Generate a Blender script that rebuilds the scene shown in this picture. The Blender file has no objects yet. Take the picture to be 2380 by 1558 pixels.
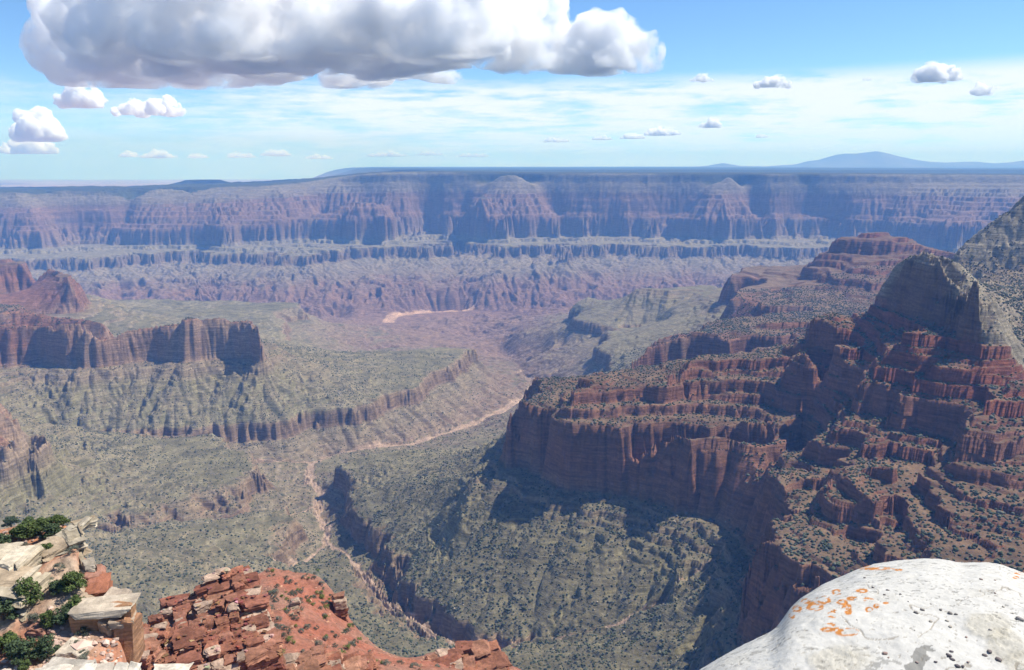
import bpy, math, numpy as np, time
T0 = time.time()
QUAL = 1.0
rng = np.random.default_rng(7)
F, UC, VC = 1811.0, 1189.7, 779.0
PITCH = math.radians(12.48)
CP, SP = math.cos(PITCH), math.sin(PITCH)
f32 = np.float32

# ------------------------------------------------------------------ noise
TAB = rng.random((512, 512)).astype(f32)
TAB2 = rng.random((512, 512)).astype(f32)
def vnoise(x, y, tab=TAB):
    xi = np.floor(x); yi = np.floor(y)
    fx = (x - xi).astype(f32); fy = (y - yi).astype(f32)
    i = xi.astype(np.int64) & 511; j = yi.astype(np.int64) & 511
    i1 = (i + 1) & 511; j1 = (j + 1) & 511
    fx = fx * fx * (3 - 2 * fx); fy = fy * fy * (3 - 2 * fy)
    a = tab[i, j]; b = tab[i1, j]; c = tab[i, j1]; d = tab[i1, j1]
    return (a + (b - a) * fx) * (1 - fy) + (c + (d - c) * fx) * fy
def fbm(x, y, oct=4, gain=0.5, seed=0.0):
    s = 0; amp = 1.0; tot = 0; fr = 1.0
    for k in range(oct):
        s = s + amp * vnoise(x * fr + seed + 17.3 * k, y * fr - seed * 1.7 + 9.1 * k)
        tot += amp; amp *= gain; fr *= 2.03
    return s / tot * 2 - 1
def sstep(a, b, x):
    t = np.clip((x - a) / (b - a), 0, 1)
    return t * t * (3 - 2 * t)

# ------------------------------------------------------------------ strata
# (near height, far height, is the bed BELOW this boundary a cliff?)
ST = [(300, 300, 0), (-195, -165, 1), (-335, -262, 0), (-467, -430, 1), (-540, -470, 0),
      (-606, -520, 1), (-632, -550, 0), (-655, -610, 1), (-702, -650, 0), (-736, -740, 1),
      (-922, -975, 0), (-950, -1000, 1), (-968, -1012, 0), (-1150, -1065, 1), (-1222, -1165, 0), (-2000, -2000, 0)]
ZN = np.array([s[0] for s in ST], float); ZF = np.array([s[1] for s in ST], float)
CLF = {1: .25, 3: .3, 5: .35, 7: .3, 9: .09, 11: .4, 13: .11}
HK = [0.0]
for i in range(len(ST) - 1):
    t = ((ZN[i] - ZN[i + 1]) + (ZF[i] - ZF[i + 1])) / 2
    HK.append(HK[-1] + t * CLF.get(i, 1.0))
HK = np.array(HK)            # h grows downward
def farw(x, y): return sstep(7600, 8600, y)
def leftsh(x, y): return sstep(0.12, 0.5, -x / y) * sstep(7600, 8600, y)
SHL = np.array([0, -150, -170, -150, -130, -120, -120, -110, -110, -100, -60, -60, -60, -60, -60, 0], float)
def rightsh(x, y): return sstep(0.40, 0.455, x / y) * sstep(3000, 2650, y)
SHR = np.array([0, -75, -75, -70, -50, -25, -12, -8, 0, 0, 0, 0, 0, 0, 0, 0], float)
def spursh(x, y): return sstep(-0.50, -0.54, x / y) * sstep(1900, 2100, y) * sstep(3150, 2850, y)
SHS = np.array([0, -60, -60, -60, -60, -60, -60, -60, -60, -55, 42, 22, 12, 0, 0, 0], float)
def strat_z(h, x, y):
    zn = np.interp(h, HK, ZN); zf = np.interp(h, HK, ZF); w = farw(x, y)
    zn = zn + rightsh(x, y) * np.interp(h, HK, SHR) + spursh(x, y) * np.interp(h, HK, SHS)
    return zn * (1 - w) + (zf + leftsh(x, y) * np.interp(h, HK, SHL)) * w
def strat_h(z, x, y):
    w = farw(x, y); Z = (ZN + rightsh(x, y) * SHR + spursh(x, y) * SHS) * (1 - w) + (ZF + leftsh(x, y) * SHL) * w
    return float(np.interp(-z, -Z, HK))

# ------------------------------------------------------------------ constraints
def ray(u, v):
    a = (u - UC) / F; b = (v - VC) / F
    return a, CP - b * SP, -SP - b * CP
def pz(u, v, z):
    a, y, c = ray(u, v); t = z / c
    return (a * t, y * t, z)
def py_(u, v, Y):
    a, y, c = ray(u, v); t = Y / y
    return (a * t, Y, c * t)
def pr(u, Y, z):
    dep = Y * CP - z * SP
    return ((u - UC) / F * dep, Y, z)
LINES = []
def Z(z, *p): LINES.append([pz(q[0], q[1], q[2] if len(q) > 2 else z) for q in p])
def Yv(*p): LINES.append([py_(q[0], q[1], q[2]) for q in p])
def R(*p): LINES.append([pr(q[0], q[1], q[2]) for q in p])
TT = -1149
RW = -735
# creek and branches
CREEK = [(1160,1510,-1172),(1060,1497,-1180),(980,1455,-1192),(900,1400,-1205),(840,1330,-1222),(800,1283,-1236),(757,1262,-1243),(760,1235,-1250),(735,1190,-1262),(735,1165,-1265),(750,1150,-1268),(722,1120,-1276),(718,1098,-1282),(728,1075,-1288),(770,1055,-1298),(880,1040,-1312),(960,1030,-1322),(1050,1003,-1335),(1160,955,-1372),(1230,918,-1410),(1256,893,-1428),(1225,880,-1434),(1210,866,-1440),(1190,835,-1480),(1150,800,-1540),(1085,775,-1590),(1095,755,-1602)]
Z(0, *CREEK)
BR2 = [(757,1262,-1243),(725,1290,-1225),(690,1305,-1205),(650,1325,-1190)]
Z(0, *BR2)
BR3 = [(600,1068,-1262),(660,1072,-1275),(725,1073,-1287)]
Z(0, *BR3)
BR4 = [(655,1203,-1240),(700,1185,-1255),(735,1175,-1262)]
Z(0, *BR4)
TRIB = [(1160,1510,-1172),(1230,1490,-1150),(1350,1475,-1120),(1420,1450,-1100),(1480,1420,-1078),(1560,1370,-1030),(1640,1310,-975),(1690,1250,-925)]
Z(0, *TRIB)
RIVER = [(902,752,-1600),(903,745,-1600),(915,737,-1602),(960,728,-1604),(1020,723,-1606),(1090,722,-1608)]
Z(0, *RIVER)
R((1090,8500,-1608),(1250,8450,-1610),(1500,8700,-1615),(1900,8500,-1620),(2400,8300,-1640))
R((902,7850,-1600),(800,8050,-1590),(600,8200,-1560),(200,8000,-1540),(-150,7900,-1540))
# right bank tapeats rim
Z(TT, (785,1088),(790,1112),(798,1154),(833,1207),(886,1230),(901,1294),(925,1308))
Z(-1138,(800,1070),(850,1052),(900,1041),(940,1037),(1000,1045))
Z(-1100,(905,1120),(980,1200),(1010,1270),(1040,1340))
# left bank low platform
Z(-1152,(785,1272),(801,1268),(830,1297),(839,1338),(883,1394),(915,1415),(1000,1475))
Z(0,(700,1345,-1130),(800,1450,-1110),(900,1520,-1115))
# left lower platform with bulging cliffs
Z(TT,(649,1175),(692,1195),(690,1218),(660,1232),(642,1250),(650,1300))
Z(0,(283,1235,-1118),(444,1221,-1125),(560,1205,-1132),(620,1188,-1140))
Z(0,(500,1330,-1085),(350,1400,-1050),(450,1480,-1045),(150,1300,-1065))
R((700,1900,-1150),(620,1500,-1110))
R((100,1500,-1010),(400,1300,-980),(900,1400,-1060),(1250,1350,-1080))
R((-400,1000,-800),(200,900,-800),(700,850,-850),(1100,900,-950),(1400,950,-950))
# valley between
Z(0,(260,1245,-1165),(430,1222,-1200),(560,1200,-1215),(655,1203,-1240))
# middle-left platform
Z(TT,(581,1030),(600,1045),(605,1075),(600,1100),(570,1120),(540,1132),(500,1142),(450,1150),(420,1163),(370,1190),(300,1200),(240,1225))
Z(0,(147,1018,-1085),(256,1031,-1112),(342,1016,-1120),(512,1014,-1128))
Z(0,(100,1100,-1040),(50,1180,-1040),(250,1110,-1085))
Z(0,(130,985,-1110),(250,1008,-1155),(380,1022,-1188),(480,1030,-1215),(600,1068,-1262))
# left-edge redwall spur
Z(-789,(-160,940),(-60,948),(0,951),(40,957,-795),(65,963,-808),(88,975,-832),(98,998,-868))
Z(-884,(-160,1052),(-60,1050),(0,1047),(50,1040),(85,1028),(104,1012),(110,990))
Z(0,(60,1090,-965),(120,1060,-985),(150,1020,-1030))
R((-200,2560,-780),(-60,2560,-780),(40,2530,-795))
R((-200,2760,-880),(0,2720,-920),(80,2640,-960))
# left Tapeats rim (long mesa)
Z(TT,(389,998),(430,1000),(505,990),(560,985),(598,984),(640,985),(680,975),(717,967),(760,960),(800,950),(830,945),(870,937),(890,936),(890,918),(930,914),(960,905),(1000,892),(1005,868),(1030,860),(1060,850),(1075,830),(1105,814))
Z(0,(1104,806,-1140),(1000,808,-1125),(900,815,-1110),(835,822,-1085))
Z(0,(880,870,-1120),(960,850,-1130),(800,900,-1105))
R((1104,5000,-1330),(1000,5150,-1330),(900,5000,-1300),(820,4900,-1250),(740,5000,-1250))
# left redwall mesa
Z(RW,(-150,752),(0,748),(90,747),(100,754),(150,756),(170,750),(210,756),(250,752),(330,743),(400,743),(478,741),(580,738),(612,746))
Yv((-150,690,4100),(0,716,3950),(150,733,3900),(250,742,3850))
R((-150,4600,-900),(150,4500,-950),(350,4400,-980),(550,4300,-960),(680,4150,-980))
Z(-925,(-100,838),(0,834),(123,822),(222,843),(350,825),(478,800),(560,792),(640,795))
Z(0,(700,815,-985),(760,830,-1040))
# tonto platform behind
Z(0,(400,737,-1062),(500,745,-1085),(300,718,-1035),(600,725,-1100),(640,745,-1110))
Z(TT,(400,729),(461,721),(564,707),(640,704),(700,702),(724,722))
Z(0,(290,693,-1075),(400,695,-1100),(560,697,-1120),(700,699,-1135))
R((300,7200,-1430),(600,7200,-1440),(760,6900,-1400),(0,7200,-1400))
Yv((760,750,6250),(800,772,6200),(850,795,6000))
# far-left redwall
Z(RW,(-200,600),(-60,612),(44,617),(102,618),(150,633),(170,654))
Z(0,(-200,560,-560),(0,599,-690),(60,612,-735))
Z(-930,(-100,690),(0,688),(120,676),(180,672))
R((-100,6300,-950),(150,6300,-1050))
# dox hills
Yv((700,760,7200),(800,748,7300),(900,765,7150),(1000,770,7000))
Yv((850,812,5900),(950,800,6300),(1040,790,6700))
Yv((1040,738,7650),(1080,748,7600))
Yv((1200,770,6300),(1300,800,5700),(1250,850,5250),(1350,880,4650),(1300,930,4200))
Yv((1350,612,9400),(1250,625,9200),(1150,648,8950),(1050,668,8720),(950,682,8600),(903,700,8420))
Yv((1450,660,9150),(1300,690,8800),(1200,708,8600))
R((905,8150,-1570),(950,8450,-1590),(1080,8620,-1590))
R((1120,8250,-1590),(1000,8150,-1596),(930,8000,-1596))
Yv((560,655,8800),(640,610,9200),(740,590,9500))
Yv((250,680,8500),(400,660,8900),(480,690,8500))
# right mid platforms
Z(TT,(1290,738),(1330,745),(1380,755),(1440,760),(1520,755),(1527,762),(1470,772),(1410,768),(1385,798),(1378,812),(1430,850))
Z(0,(1370,682,-1040),(1330,705,-1100),(1440,700,-1040),(1400,720,-1095))
Z(-930,(1470,668),(1560,671),(1640,660))
Z(0,(1600,700,-990),(1550,730,-1040),(1650,735,-990))
R((1250,7300,-1420),(1370,7600,-1450),(1550,7600,-1450),(1750,7600,-1400),(2000,7200,-1350),(2400,7000,-1300))
# mid redwall cliffs
Z(RW,(1690,642),(1720,624),(1760,616),(1820,622))
Z(RW,(1850,650),(1853,666),(1771,662),(1715,666),(1700,690))
Z(RW,(1790,690),(1771,707),(1800,712),(1850,705),(1908,703),(1993,707),(2060,715),(2200,700),(2400,690))
Z(-940,(1690,730),(1720,722))
Z(RW,(1430,812),(1470,803),(1485,790),(1540,783),(1600,777),(1660,782),(1700,790),(1740,800),(1790,798),(1830,772),(1900,790),(2000,800))
Z(0,(1830,760,-715),(1700,765,-722),(1900,740,-690))
Z(0,(1500,745,-1075),(1600,752,-1010))
R((1500,3750,-800),(1650,3900,-850),(1750,4000,-930),(1850,3950,-850))
# mid supai butte
Yv((1850,643,4900),(1900,588,5000),(1950,548,4950),(2030,538,4900),(2100,548,4800),(2125,560,4700),(2250,590,4500),(2400,600,4300))
Yv((1860,680,4550),(1960,640,4500),(2030,620,4500))
R((1800,6300,-1000),(2000,6200,-950),(2300,6000,-950))
# right-edge butte
Yv((2221,578,3000),(2245,555,3000),(2262,538,3000),(2290,505,3000),(2330,480,3000),(2379,450,3000),(2480,420,2950))
Yv((2215,590,2940),(2260,605,2900),(2310,622,2850),(2400,640,2750))
R((2150,3300,-700),(2300,3500,-600),(2450,3600,-600))
Yv((2400,660,2650),(2340,668,2560),(2290,640,2600))
# fin
CREST = [(u, v, y * 1.185) for u, v, y in ((2050,680,1935),(2065,640,1930),(2085,605,1920),(2110,585,1880),(2150,570,1810),(2185,590,1745),(2205,640,1690),(2240,700,1590),(2270,740,1520),(2296,790,1470))]
Yv(*CREST)
for k, dz in ((22, 3), (45, 10), (75, 22)):
    LINES.append([(p[0] + k * (.25 if i < 4 else .95), p[1] + k * (.95 if i < 4 else .25), p[2] - dz) for i, p in enumerate(LINES[-1 if k == 22 else (-2 if k == 45 else -3)])])
Z(-412,(2040,702),(2100,714),(2160,728),(2208,742),(2260,775),(2296,800))
Yv((2300,655,2360),(2379,690,2300),(2379,760,2030),(2340,800,1840))
R((2050,2480,-500),(2120,2600,-530),(2200,2750,-530),(2040,2390,-470))
# butte redwall rim
Z(RW,(1200,925),(1180,932),(1176,940),(1220,946),(1262,952),(1300,985),(1380,996),(1440,1000),(1500,1000),(1560,1000),(1585,1012),(1605,1032),(1625,1015),(1680,1010),(1720,1020),(1790,1028),(1850,1000),(1868,985),(1880,1010),(1850,1045),(1805,1080),(1850,1100),(1894,1124),(1915,1150),(1850,1202),(1780,1212),(1736,1224),(1748,1259),(1787,1278),(1842,1332),(1880,1336),(1960,1380),(2060,1440),(2200,1500),(2400,1560))
Z(-916,(1180,1062),(1240,1100),(1300,1128),(1440,1143),(1520,1130),(1600,1140),(1700,1150),(1760,1150))
Z(-925,(1690,1340),(1740,1440))
R((1200,2560,-800),(1300,2720,-800),(1450,2800,-780),(1600,2850,-760),(1750,2900,-740))
R((1180,2950,-1160),(1400,3080,-1130),(1600,3150,-1080),(1800,3200,-1000),(2000,3200,-850))
# supai of the butte
Z(-654,(1320,912),(1335,900),(1400,897),(1470,893),(1540,872),(1570,885),(1600,893),(1668,892),(1740,895),(1800,905),(1850,925),(1890,935),(1930,900))
Z(-654,(1330,885),(1450,868))
Z(-605,(1560,858),(1600,845),(1680,838),(1760,842),(1820,850),(1870,850),(1920,860))
Z(-596,(1580,832),(1660,827),(1740,826),(1800,822))
Z(-466,(1855,757),(1870,765),(1920,772),(1970,785),(2010,790))
Z(0,(1960,750,-466),(1890,745,-467))
R((1872,2310,-467),(1930,2380,-465),(2000,2380,-452))
R((1862,2270,-466),(1875,2340,-466),(1960,2420,-464))
# big right slope
Yv((2100,800,1900),(2200,900,1720),(2300,900,1700),(2400,900,1700),(2400,800,1860))
Yv((2000,950,1850),(2080,935,1800),(2030,1040,1680),(1960,1090,1690))
Z(-536,(2262,980),(2300,985),(2340,994),(2400,1010))
R((2300,1640,-512),(2400,1640,-508))
Z(-654,(1900,1110),(1960,1150),(2030,1165),(2080,1150),(2100,1110),(2060,1060))
Z(-630,(2080,1100),(2150,1150),(2230,1215),(2300,1225),(2400,1245))
Yv((2200,1300,1160),(2100,1340,1180),(2400,1340,1040))
Yv((1950,1260,1370),(2050,1310,1240))
# apron below the butte
Yv((1100,1250,2049),(1060,1180,2152),(1090,1100,2283))
Yv((1300,1200,2030),(1280,1330,1872),(1240,1430,1768))
Yv((1450,1230,1950),(1440,1330,1835),(1420,1410,1747))
Yv((1620,1210,1920),(1600,1290,1800),(1560,1340,1730))
Yv((1640,1440,1560),(1560,1520,1490),(1450,1558,1480))
# far wall
LW = lambda u, v, y: (u, v, y)
RIM = [(-250,455,10300),(-100,452,10300),(0,448,10300),(40,446,10300),(90,452,10500),(150,442,10600),(300,443,10700),(400,437,10900),(500,433,11000),(600,432,11200),(690,425,11600),(780,412,11900),(880,401,11550),(1000,399,11450),(1100,400,11350),(1300,402,11200),(1600,403,11000),(1900,404,10800),(2200,406,10600),(2379,407,10400),(2600,408,10300)]
Yv(*RIM)
for dy in (50, 110, 200, 320, 480, 700, 1000, 1500, 2200): LINES.append([(p[0] * (p[1] + dy) / p[1], p[1] + dy, p[2] - dy * .006) for p in [py_(*q) for q in RIM]])
Yv(*[(u, v + 0.8, y + 4000) for u, v, y in RIM])
Z(-742,(640,512),(700,506),(755,501),(850,503),(950,503),(1000,500),(1060,502),(1100,500),(1200,500),(1350,505),(1450,507),(1520,505),(1600,505),(1700,503),(1800,510),(1860,506),(2000,512),(2100,517),(2200,524),(2500,532))
Z(-842,(-200,536),(0,536),(90,538),(140,530),(200,528),(270,530),(330,521),(400,519),(450,520),(520,517))
Z(-1068,(560,578),(700,572),(755,578),(835,572),(950,565),(1060,563),(1160,570),(1300,570),(1420,575),(1560,578),(1650,575),(1760,577),(1850,582),(2000,588),(2500,605))
Z(-1126,(-200,612),(50,608),(200,604),(240,602),(330,598),(420,588),(470,587))
Yv((892,466,10300),(895,480,10500),(900,470,11100))
Yv((1110,455,10600),(1120,458,11300))
Yv((740,495,10700),(800,478,10900),(892,466,10300))

# ------------------------------------------------------------------ height field
B0, B1 = math.log(760.0), math.log(17500.0)
A0, A1 = -0.92, 1.12
def solve(val=strat_h, LINES=LINES, A0=A0, A1=A1, B0=B0, B1=B1, da=0.004):
    na = int((A1 - A0) / da) + 1; nb = int((B1 - B0) / da) + 1
    con = []
    for L in LINES:
        for p, q in zip(L[:-1], L[1:]) if len(L) > 1 else [(L[0], L[0])]:
            n = max(2, int(math.hypot(q[0] / q[1] - p[0] / p[1], math.log(q[1] / p[1])) / da * 1.6) + 2)
            for k in range(n):
                t = k / (n - 1)
                x = p[0] + (q[0] - p[0]) * t; y = p[1] + (q[1] - p[1]) * t; z = p[2] + (q[2] - p[2]) * t
                con.append((x / y, math.log(y), val(z, x, y)))
    con = np.array(con)
    lev = [16, 8, 4, 2, 1]
    H = None
    for s in lev:
        n1 = (na - 1) // s + 1; m1 = (nb - 1) // s + 1
        i = np.rint((con[:, 0] - A0) / (da * s)).astype(int); j = np.rint((con[:, 1] - B0) / (da * s)).astype(int)
        ok = (i >= 0) & (i < n1) & (j >= 0) & (j < m1)
        S = np.zeros((n1, m1)); W = np.zeros((n1, m1))
        np.add.at(S, (i[ok], j[ok]), con[ok, 2]); np.add.at(W, (i[ok], j[ok]), 1)
        M = W > 0; V = np.where(M, S / np.maximum(W, 1), 0)
        if H is None: H = np.full((n1, m1), con[:, 2].mean())
        else:
            ii = np.clip(np.arange(n1) / 2, 0, H.shape[0] - 1); jj = np.clip(np.arange(m1) / 2, 0, H.shape[1] - 1)
            H = bil(H, ii[:, None] + 0 * jj[None], jj[None] + 0 * ii[:, None])
        for k in range(500 if s > 1 else 220):
            H[M] = V[M]
            P = np.pad(H, 1, mode='edge')
            H = (P[:-2, 1:-1] + P[2:, 1:-1] + P[1:-1, :-2] + P[1:-1, 2:]) * 0.25
        if s > 1: H[M] = V[M]
    for k in range(5):
        P = np.pad(H, 1, mode='edge')
        H = H * 0.4 + (P[:-2, 1:-1] + P[2:, 1:-1] + P[1:-1, :-2] + P[1:-1, 2:]) * 0.15
    return H, da
def polyd(P, X, Y, lo=None):
    d = np.full(X.shape, 1e9, f32)
    for p, q in zip(P[:-1], P[1:]):
        vx, vy = q[0] - p[0], q[1] - p[1]; L2 = vx * vx + vy * vy
        j0, j1 = np.searchsorted(EY, (min(p[1], q[1]) - 400, max(p[1], q[1]) + 400))
        xs = X[:, j0:j1]; ys = Y[:, j0:j1]
        t = np.clip(((xs - p[0]) * vx + (ys - p[1]) * vy) / L2, 0, 1)
        d[:, j0:j1] = np.minimum(d[:, j0:j1], np.hypot(xs - p[0] - t * vx, ys - p[1] - t * vy))
    return d
SPURS = [((2130,800,1880),(2078,816,1900),(1990,890,1860),(1969,960,1800),(1910,1000,1780),(1850,1075,1830)),
 ((2317,782,1850),(2164,875,1780),(2061,946,1760),(1993,1045,1670),(1850,1090,1700)),
 ((2379,926,1650),(2198,1062,1490),(2010,1097,1560),(1908,1148,1600))]
GULLS = [((2044,755,2150),(1942,875,1980),(1908,926,1920),(1860,1001,1900)),
 ((2230,850,1800),(2100,910,1800),(2020,1000,1740),(1930,1060,1730)),
 ((2198,926,1680),(2147,1028,1540),(2078,1182,1380),(1990,1230,1400))]
def bil(G, fi, fj):
    fi = np.clip(fi, 0, G.shape[0] - 1.001); fj = np.clip(fj, 0, G.shape[1] - 1.001)
    i = fi.astype(int); j = fj.astype(int); a = fi - i; b = fj - j
    return (G[i, j] * (1 - a) + G[i + 1, j] * a) * (1 - b) + (G[i, j + 1] * (1 - a) + G[i + 1, j + 1] * a) * b

H0, DA = solve()
Z0, _ = solve(lambda z, x, y: z)
print('solve', time.time() - T0)

# fine grid: columns of constant x/y, rows of constant ln y
def axis(lo, hi, inner, outer, a, b):
    out = [lo]
    while out[-1] < hi:
        v = out[-1]; out.append(v + (inner if a <= v <= b else outer))
    return np.array(out)
AX = axis(A0, A1, 0.00118 / QUAL, 0.003 / QUAL, -0.735, 0.735)
def rowstep(y):   # finer where the ground is seen most frontally
    return np.interp(y, [760, 1300, 4000, 8500, 12800, 17500], [0.0035, 0.0019, 0.0019, 0.0013, 0.0012, 0.02]) / QUAL
bl = [B0]
while bl[-1] < B1: bl.append(bl[-1] + rowstep(math.exp(bl[-1])))
BY = np.array(bl)
print('grid', len(AX), len(BY), len(AX) * len(BY))
AA, BB = np.meshgrid(AX, BY, indexing='ij')
Y = np.exp(BB); X = AA * Y
wx = fbm(X / 38, Y / 38, 2, .5, 71) * 7; wy = fbm(X / 38, Y / 38, 2, .5, 77) * 7
wx += fbm(X / 400, Y / 400, 3, .5, 73) * 30 * sstep(7500, 9500, Y); wy += fbm(X / 500, Y / 500, 3, .5, 79) * 50 * sstep(7500, 9500, Y)
Yw = Y + wy
ia = ((X + wx) / Yw - A0) / DA; ib = (np.log(Yw) - B0) / DA
H = bil(H0, ia, ib); ZL = bil(Z0, ia, ib); HU = bil(H0, (AA - A0) / DA, (BB - B0) / DA)
del wx, wy, Yw
def inpoly(P, X, Y):
    r = np.zeros(X.shape, bool); n = len(P)
    for k in range(n):
        x0, y0 = P[k]; x1, y1 = P[(k + 1) % n]
        if y0 == y1: continue
        r ^= ((y0 > Y) != (y1 > Y)) & (X < (x1 - x0) * (Y - y0) / (y1 - y0) + x0)
    return r
def feather(m, n):
    m = m.astype(f32)
    for k in range(n):
        P = np.pad(m, 1, mode='edge'); m = m * 0.2 + (P[:-2, 1:-1] + P[2:, 1:-1] + P[1:-1, :-2] + P[1:-1, 2:]) * 0.2
    return m
crest = [py_(*p)[:2] for p in CREST]
SOFT = feather(inpoly([(p[0] + 8, p[1] + 14) for p in crest] + [(1500, 1760), (2400, 1900), (4200, 3300), (3500, 3900), (1900, 3400), (1560, 2750), (1150, 2680)], X, Y), 6)
def wgrad(H):
    dA = np.gradient(H, AX, axis=0); dB = np.gradient(H, BY, axis=1)
    return dA / Y, (dB - AA * dA) / Y
cell = Y * 0.0019
def erosion(X, Y, gx, gy, lam, seed):
    px = X / lam + seed; py = Y / lam - seed * 2.3
    ix = np.floor(px); iy = np.floor(py)
    fx = (px - ix).astype(f32); fy = (py - iy).astype(f32)
    ix = ix.astype(np.int32); iy = iy.astype(np.int32)
    dx = (-gy).astype(f32) * f32(6.2832); dy = gx.astype(f32) * f32(6.2832)
    va = np.zeros(X.shape, f32); vs = np.zeros(X.shape, f32); wt = np.zeros(X.shape, f32)
    for i in (-1, 0, 1, 2):
        for j in (-1, 0, 1, 2):
            a = (ix + i) & 511; b = (iy + j) & 511
            ox = fx - i + (TAB[a, b] - 0.5) * f32(0.9); oy = fy - j + (TAB2[a, b] - 0.5) * f32(0.9)
            w = np.exp(-(ox * ox + oy * oy) * f32(2.2))
            m = ox * dx + oy * dy
            va += np.cos(m) * w; vs += np.sin(m) * w; wt += w
    return va / wt, vs / wt
# large-scale warp of gradient
RP = [py_(*p) for p in RIM]; RPA = [p[0] / p[1] for p in RP]
RIMY = np.interp(AA, RPA, [p[1] for p in RP]); RIMZ = np.interp(AA, RPA, [p[2] for p in RP])
big = (1 - .8 * sstep(-700, -150, Y - RIMY)) * fbm(X / 420, Y / 420, 4, 0.5, 3.0) * 18 + fbm(X / 90, Y / 90, 3, 0.5, 8.0) * 4
gx, gy = wgrad(H)
g = np.hypot(gx, gy)
big = big * np.clip(g / 0.45, 0.1, 1.3) * (0.6 + 0.8 * sstep(6500, 9500, Y))
EY = np.exp(BY)
for L in SPURS:
    big = big - 50 * np.exp(-(polyd([py_(*p) for p in L], X, Y) / 48) ** 1.3)
for L in GULLS:
    big = big + 42 * np.exp(-(polyd([py_(*p) for p in L], X, Y) / 45) ** 1.3)
hill = sstep(HK[14] + 20, HK[14] + 130, HU) * sstep(3300, 4500, Y) * sstep(9600, 8600, Y)
hill = hill * sstep(250, 700, polyd([pz(*p) for p in RIVER], X, Y))
big = big + fbm(X / 750, Y / 750, 3, .55, 151) * 60 * sstep(8600, 9300, Y) * sstep(-350, -900, Y - RIMY)
big = big - hill * ((44 + 30 * sstep(7500, 8500, Y)) * (1 - np.abs(fbm(X / 620, Y / 620, 3, .5, 131)) * 2.2) - 30 + 12 * (1 - np.abs(fbm(X / 210, Y / 210, 3, .5, 137)) * 2))
H = H + big; HU = HU + big
gx, gy = wgrad(HU); del HU
OCT = [(900, .075, 7000), (430, .10, 2200), (210, .11, 0), (100, .115, 0), (48, .085, 0), (23, .05, 0), (12, .04, 0)]
PLT = sstep(20, 120, Y - RIMY)
QB = 0.72 + 0.4 * sstep(HK[10] - 5, HK[10] + 25, H) 
RIL = np.zeros_like(H)
FBN = farw(X, Y) * sstep(HK[10] - 5, HK[10] + 10, H) * sstep(HK[14] + 160, HK[14] + 60, H)
for n, (lam, am, ymin) in enumerate(OCT):
    g = np.hypot(gx, gy) + 1e-6
    gs = np.minimum(g, 1.1) / g
    c, s = erosion(X, Y, gx / g, gy / g, lam, 3.7 * n + 1.1)
    fade = sstep(1.8, 4.2, lam / cell)
    if ymin: fade = fade * sstep(ymin * 0.85, ymin * 1.15, Y)
    if n < 3: am = am * (1 + 0.8 * farw(X, Y))
    if n == 0: QB = QB * (1 - .92 * sstep(-380, -60, Y - RIMY))
    if n >= 4: am = am * (1 - .5 * sstep(HK[10] + 8, HK[10] + 30, H))
    gg = np.minimum(g, 0.7)
    if n in (1, 2): gg = np.maximum(gg, .38 * FBN)
    if n >= 3: gg = gg * (1 - .45 * sstep(HK[14], HK[14] + 60, H) * sstep(7000, 8000, Y))
    A = am * lam * gg * fade * QB
    ridge = (1 - np.abs(c)) if n >= 2 else (-c)
    d = A * (ridge * (1.5 if n >= 2 else 1.0) - (0.5 if n >= 2 else 0))
    H = H + d
    RIL = RIL + np.where(fade > 0, ridge * fade, 0) * (1.0 if 2 <= n <= 4 else 0.3)
    # branch the next octave
    k = -np.sign(c) * s if n >= 2 else s
    ax = A * 6.28 / lam
    gx = gx + ax * k * (-gy / g) * 0.9; gy = gy + ax * k * (gx / g) * 0.9
print('erosion', time.time() - T0)
HS = H
HB = bil(H0, ia, ib)
Zt = strat_z(H, X, Y)
rub = (HB - H) * 1.1 + fbm(X / 16, Y / 16, 4, .65, 61) * 5
Zt = Zt * (1 - SOFT) + (ZL + rub) * SOFT
del HB
# thin beds: small ledges
def ledges(z, per, warp, strength):
    p = z / per + warp
    q = np.floor(p); f = p - q
    s = sstep(0.40, 0.62, f)
    return z + ((q + s) - p) * per * strength
supai = sstep(-345, -360, Zt) * sstep(-775, -755, Zt) * (1 - SOFT)
kaibab = sstep(-360, -340, Zt) * (1 - 0.6 * SOFT)
muav = sstep(-900, -930, Zt) * sstep(-1030, -1000, Zt)
farb = sstep(8200, 9000, Y) * sstep(-1200, -1100, Zt) * (1 - sstep(-350, -50, Y - RIMY))
dox = sstep(-1240, -1280, Zt)
ba = sstep(-985, -1010, Zt) * sstep(-1150, -1130, Zt)
wn = fbm(X / 300, Y / 300, 3, 0.5, 11) * 0.6
st = np.clip(fbm(X / 160, Y / 160, 3, 0.55, 5) * 1.6 + 0.35, 0, 1)
Zt = ledges(Zt, 19.0, wn, (supai * 0.95 + muav * 0.9 + kaibab * 0.55 + dox * 0.35 * st) * np.clip(st + 0.25, 0, 1))
Zt = ledges(Zt, 27.0, wn * 1.3 + .15, sstep(350, 500, X) * sstep(2700, 2500, Y) * supai * .6)
Zt = ledges(Zt, 41.0, wn * 2.1 + .7, supai * 0.5)
Zt = ledges(Zt, 33.0, wn * 1.7 + .3, ba * 0.55 * sstep(0.75, 1.0, st))
Zt = ledges(Zt, 52.0, wn * .4 + .2, farb * .75)
nearf = sstep(6000, 2500, Y)
Zt = ledges(Zt, 7.0, wn * 2, (0.15 + 0.6 * supai + .4 * muav) * nearf)
Zt = Zt + fbm(X / 14, Y / 14, 3, 0.6, 21) * 1.6 * nearf + fbm(X / 45, Y / 45, 3, 0.6, 25) * 2.0 * (1 - PLT)
# river bed carve
gxz, gyz = wgrad(Zt)
SL = np.hypot(gxz, gyz)
print('z done', time.time() - T0)
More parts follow.
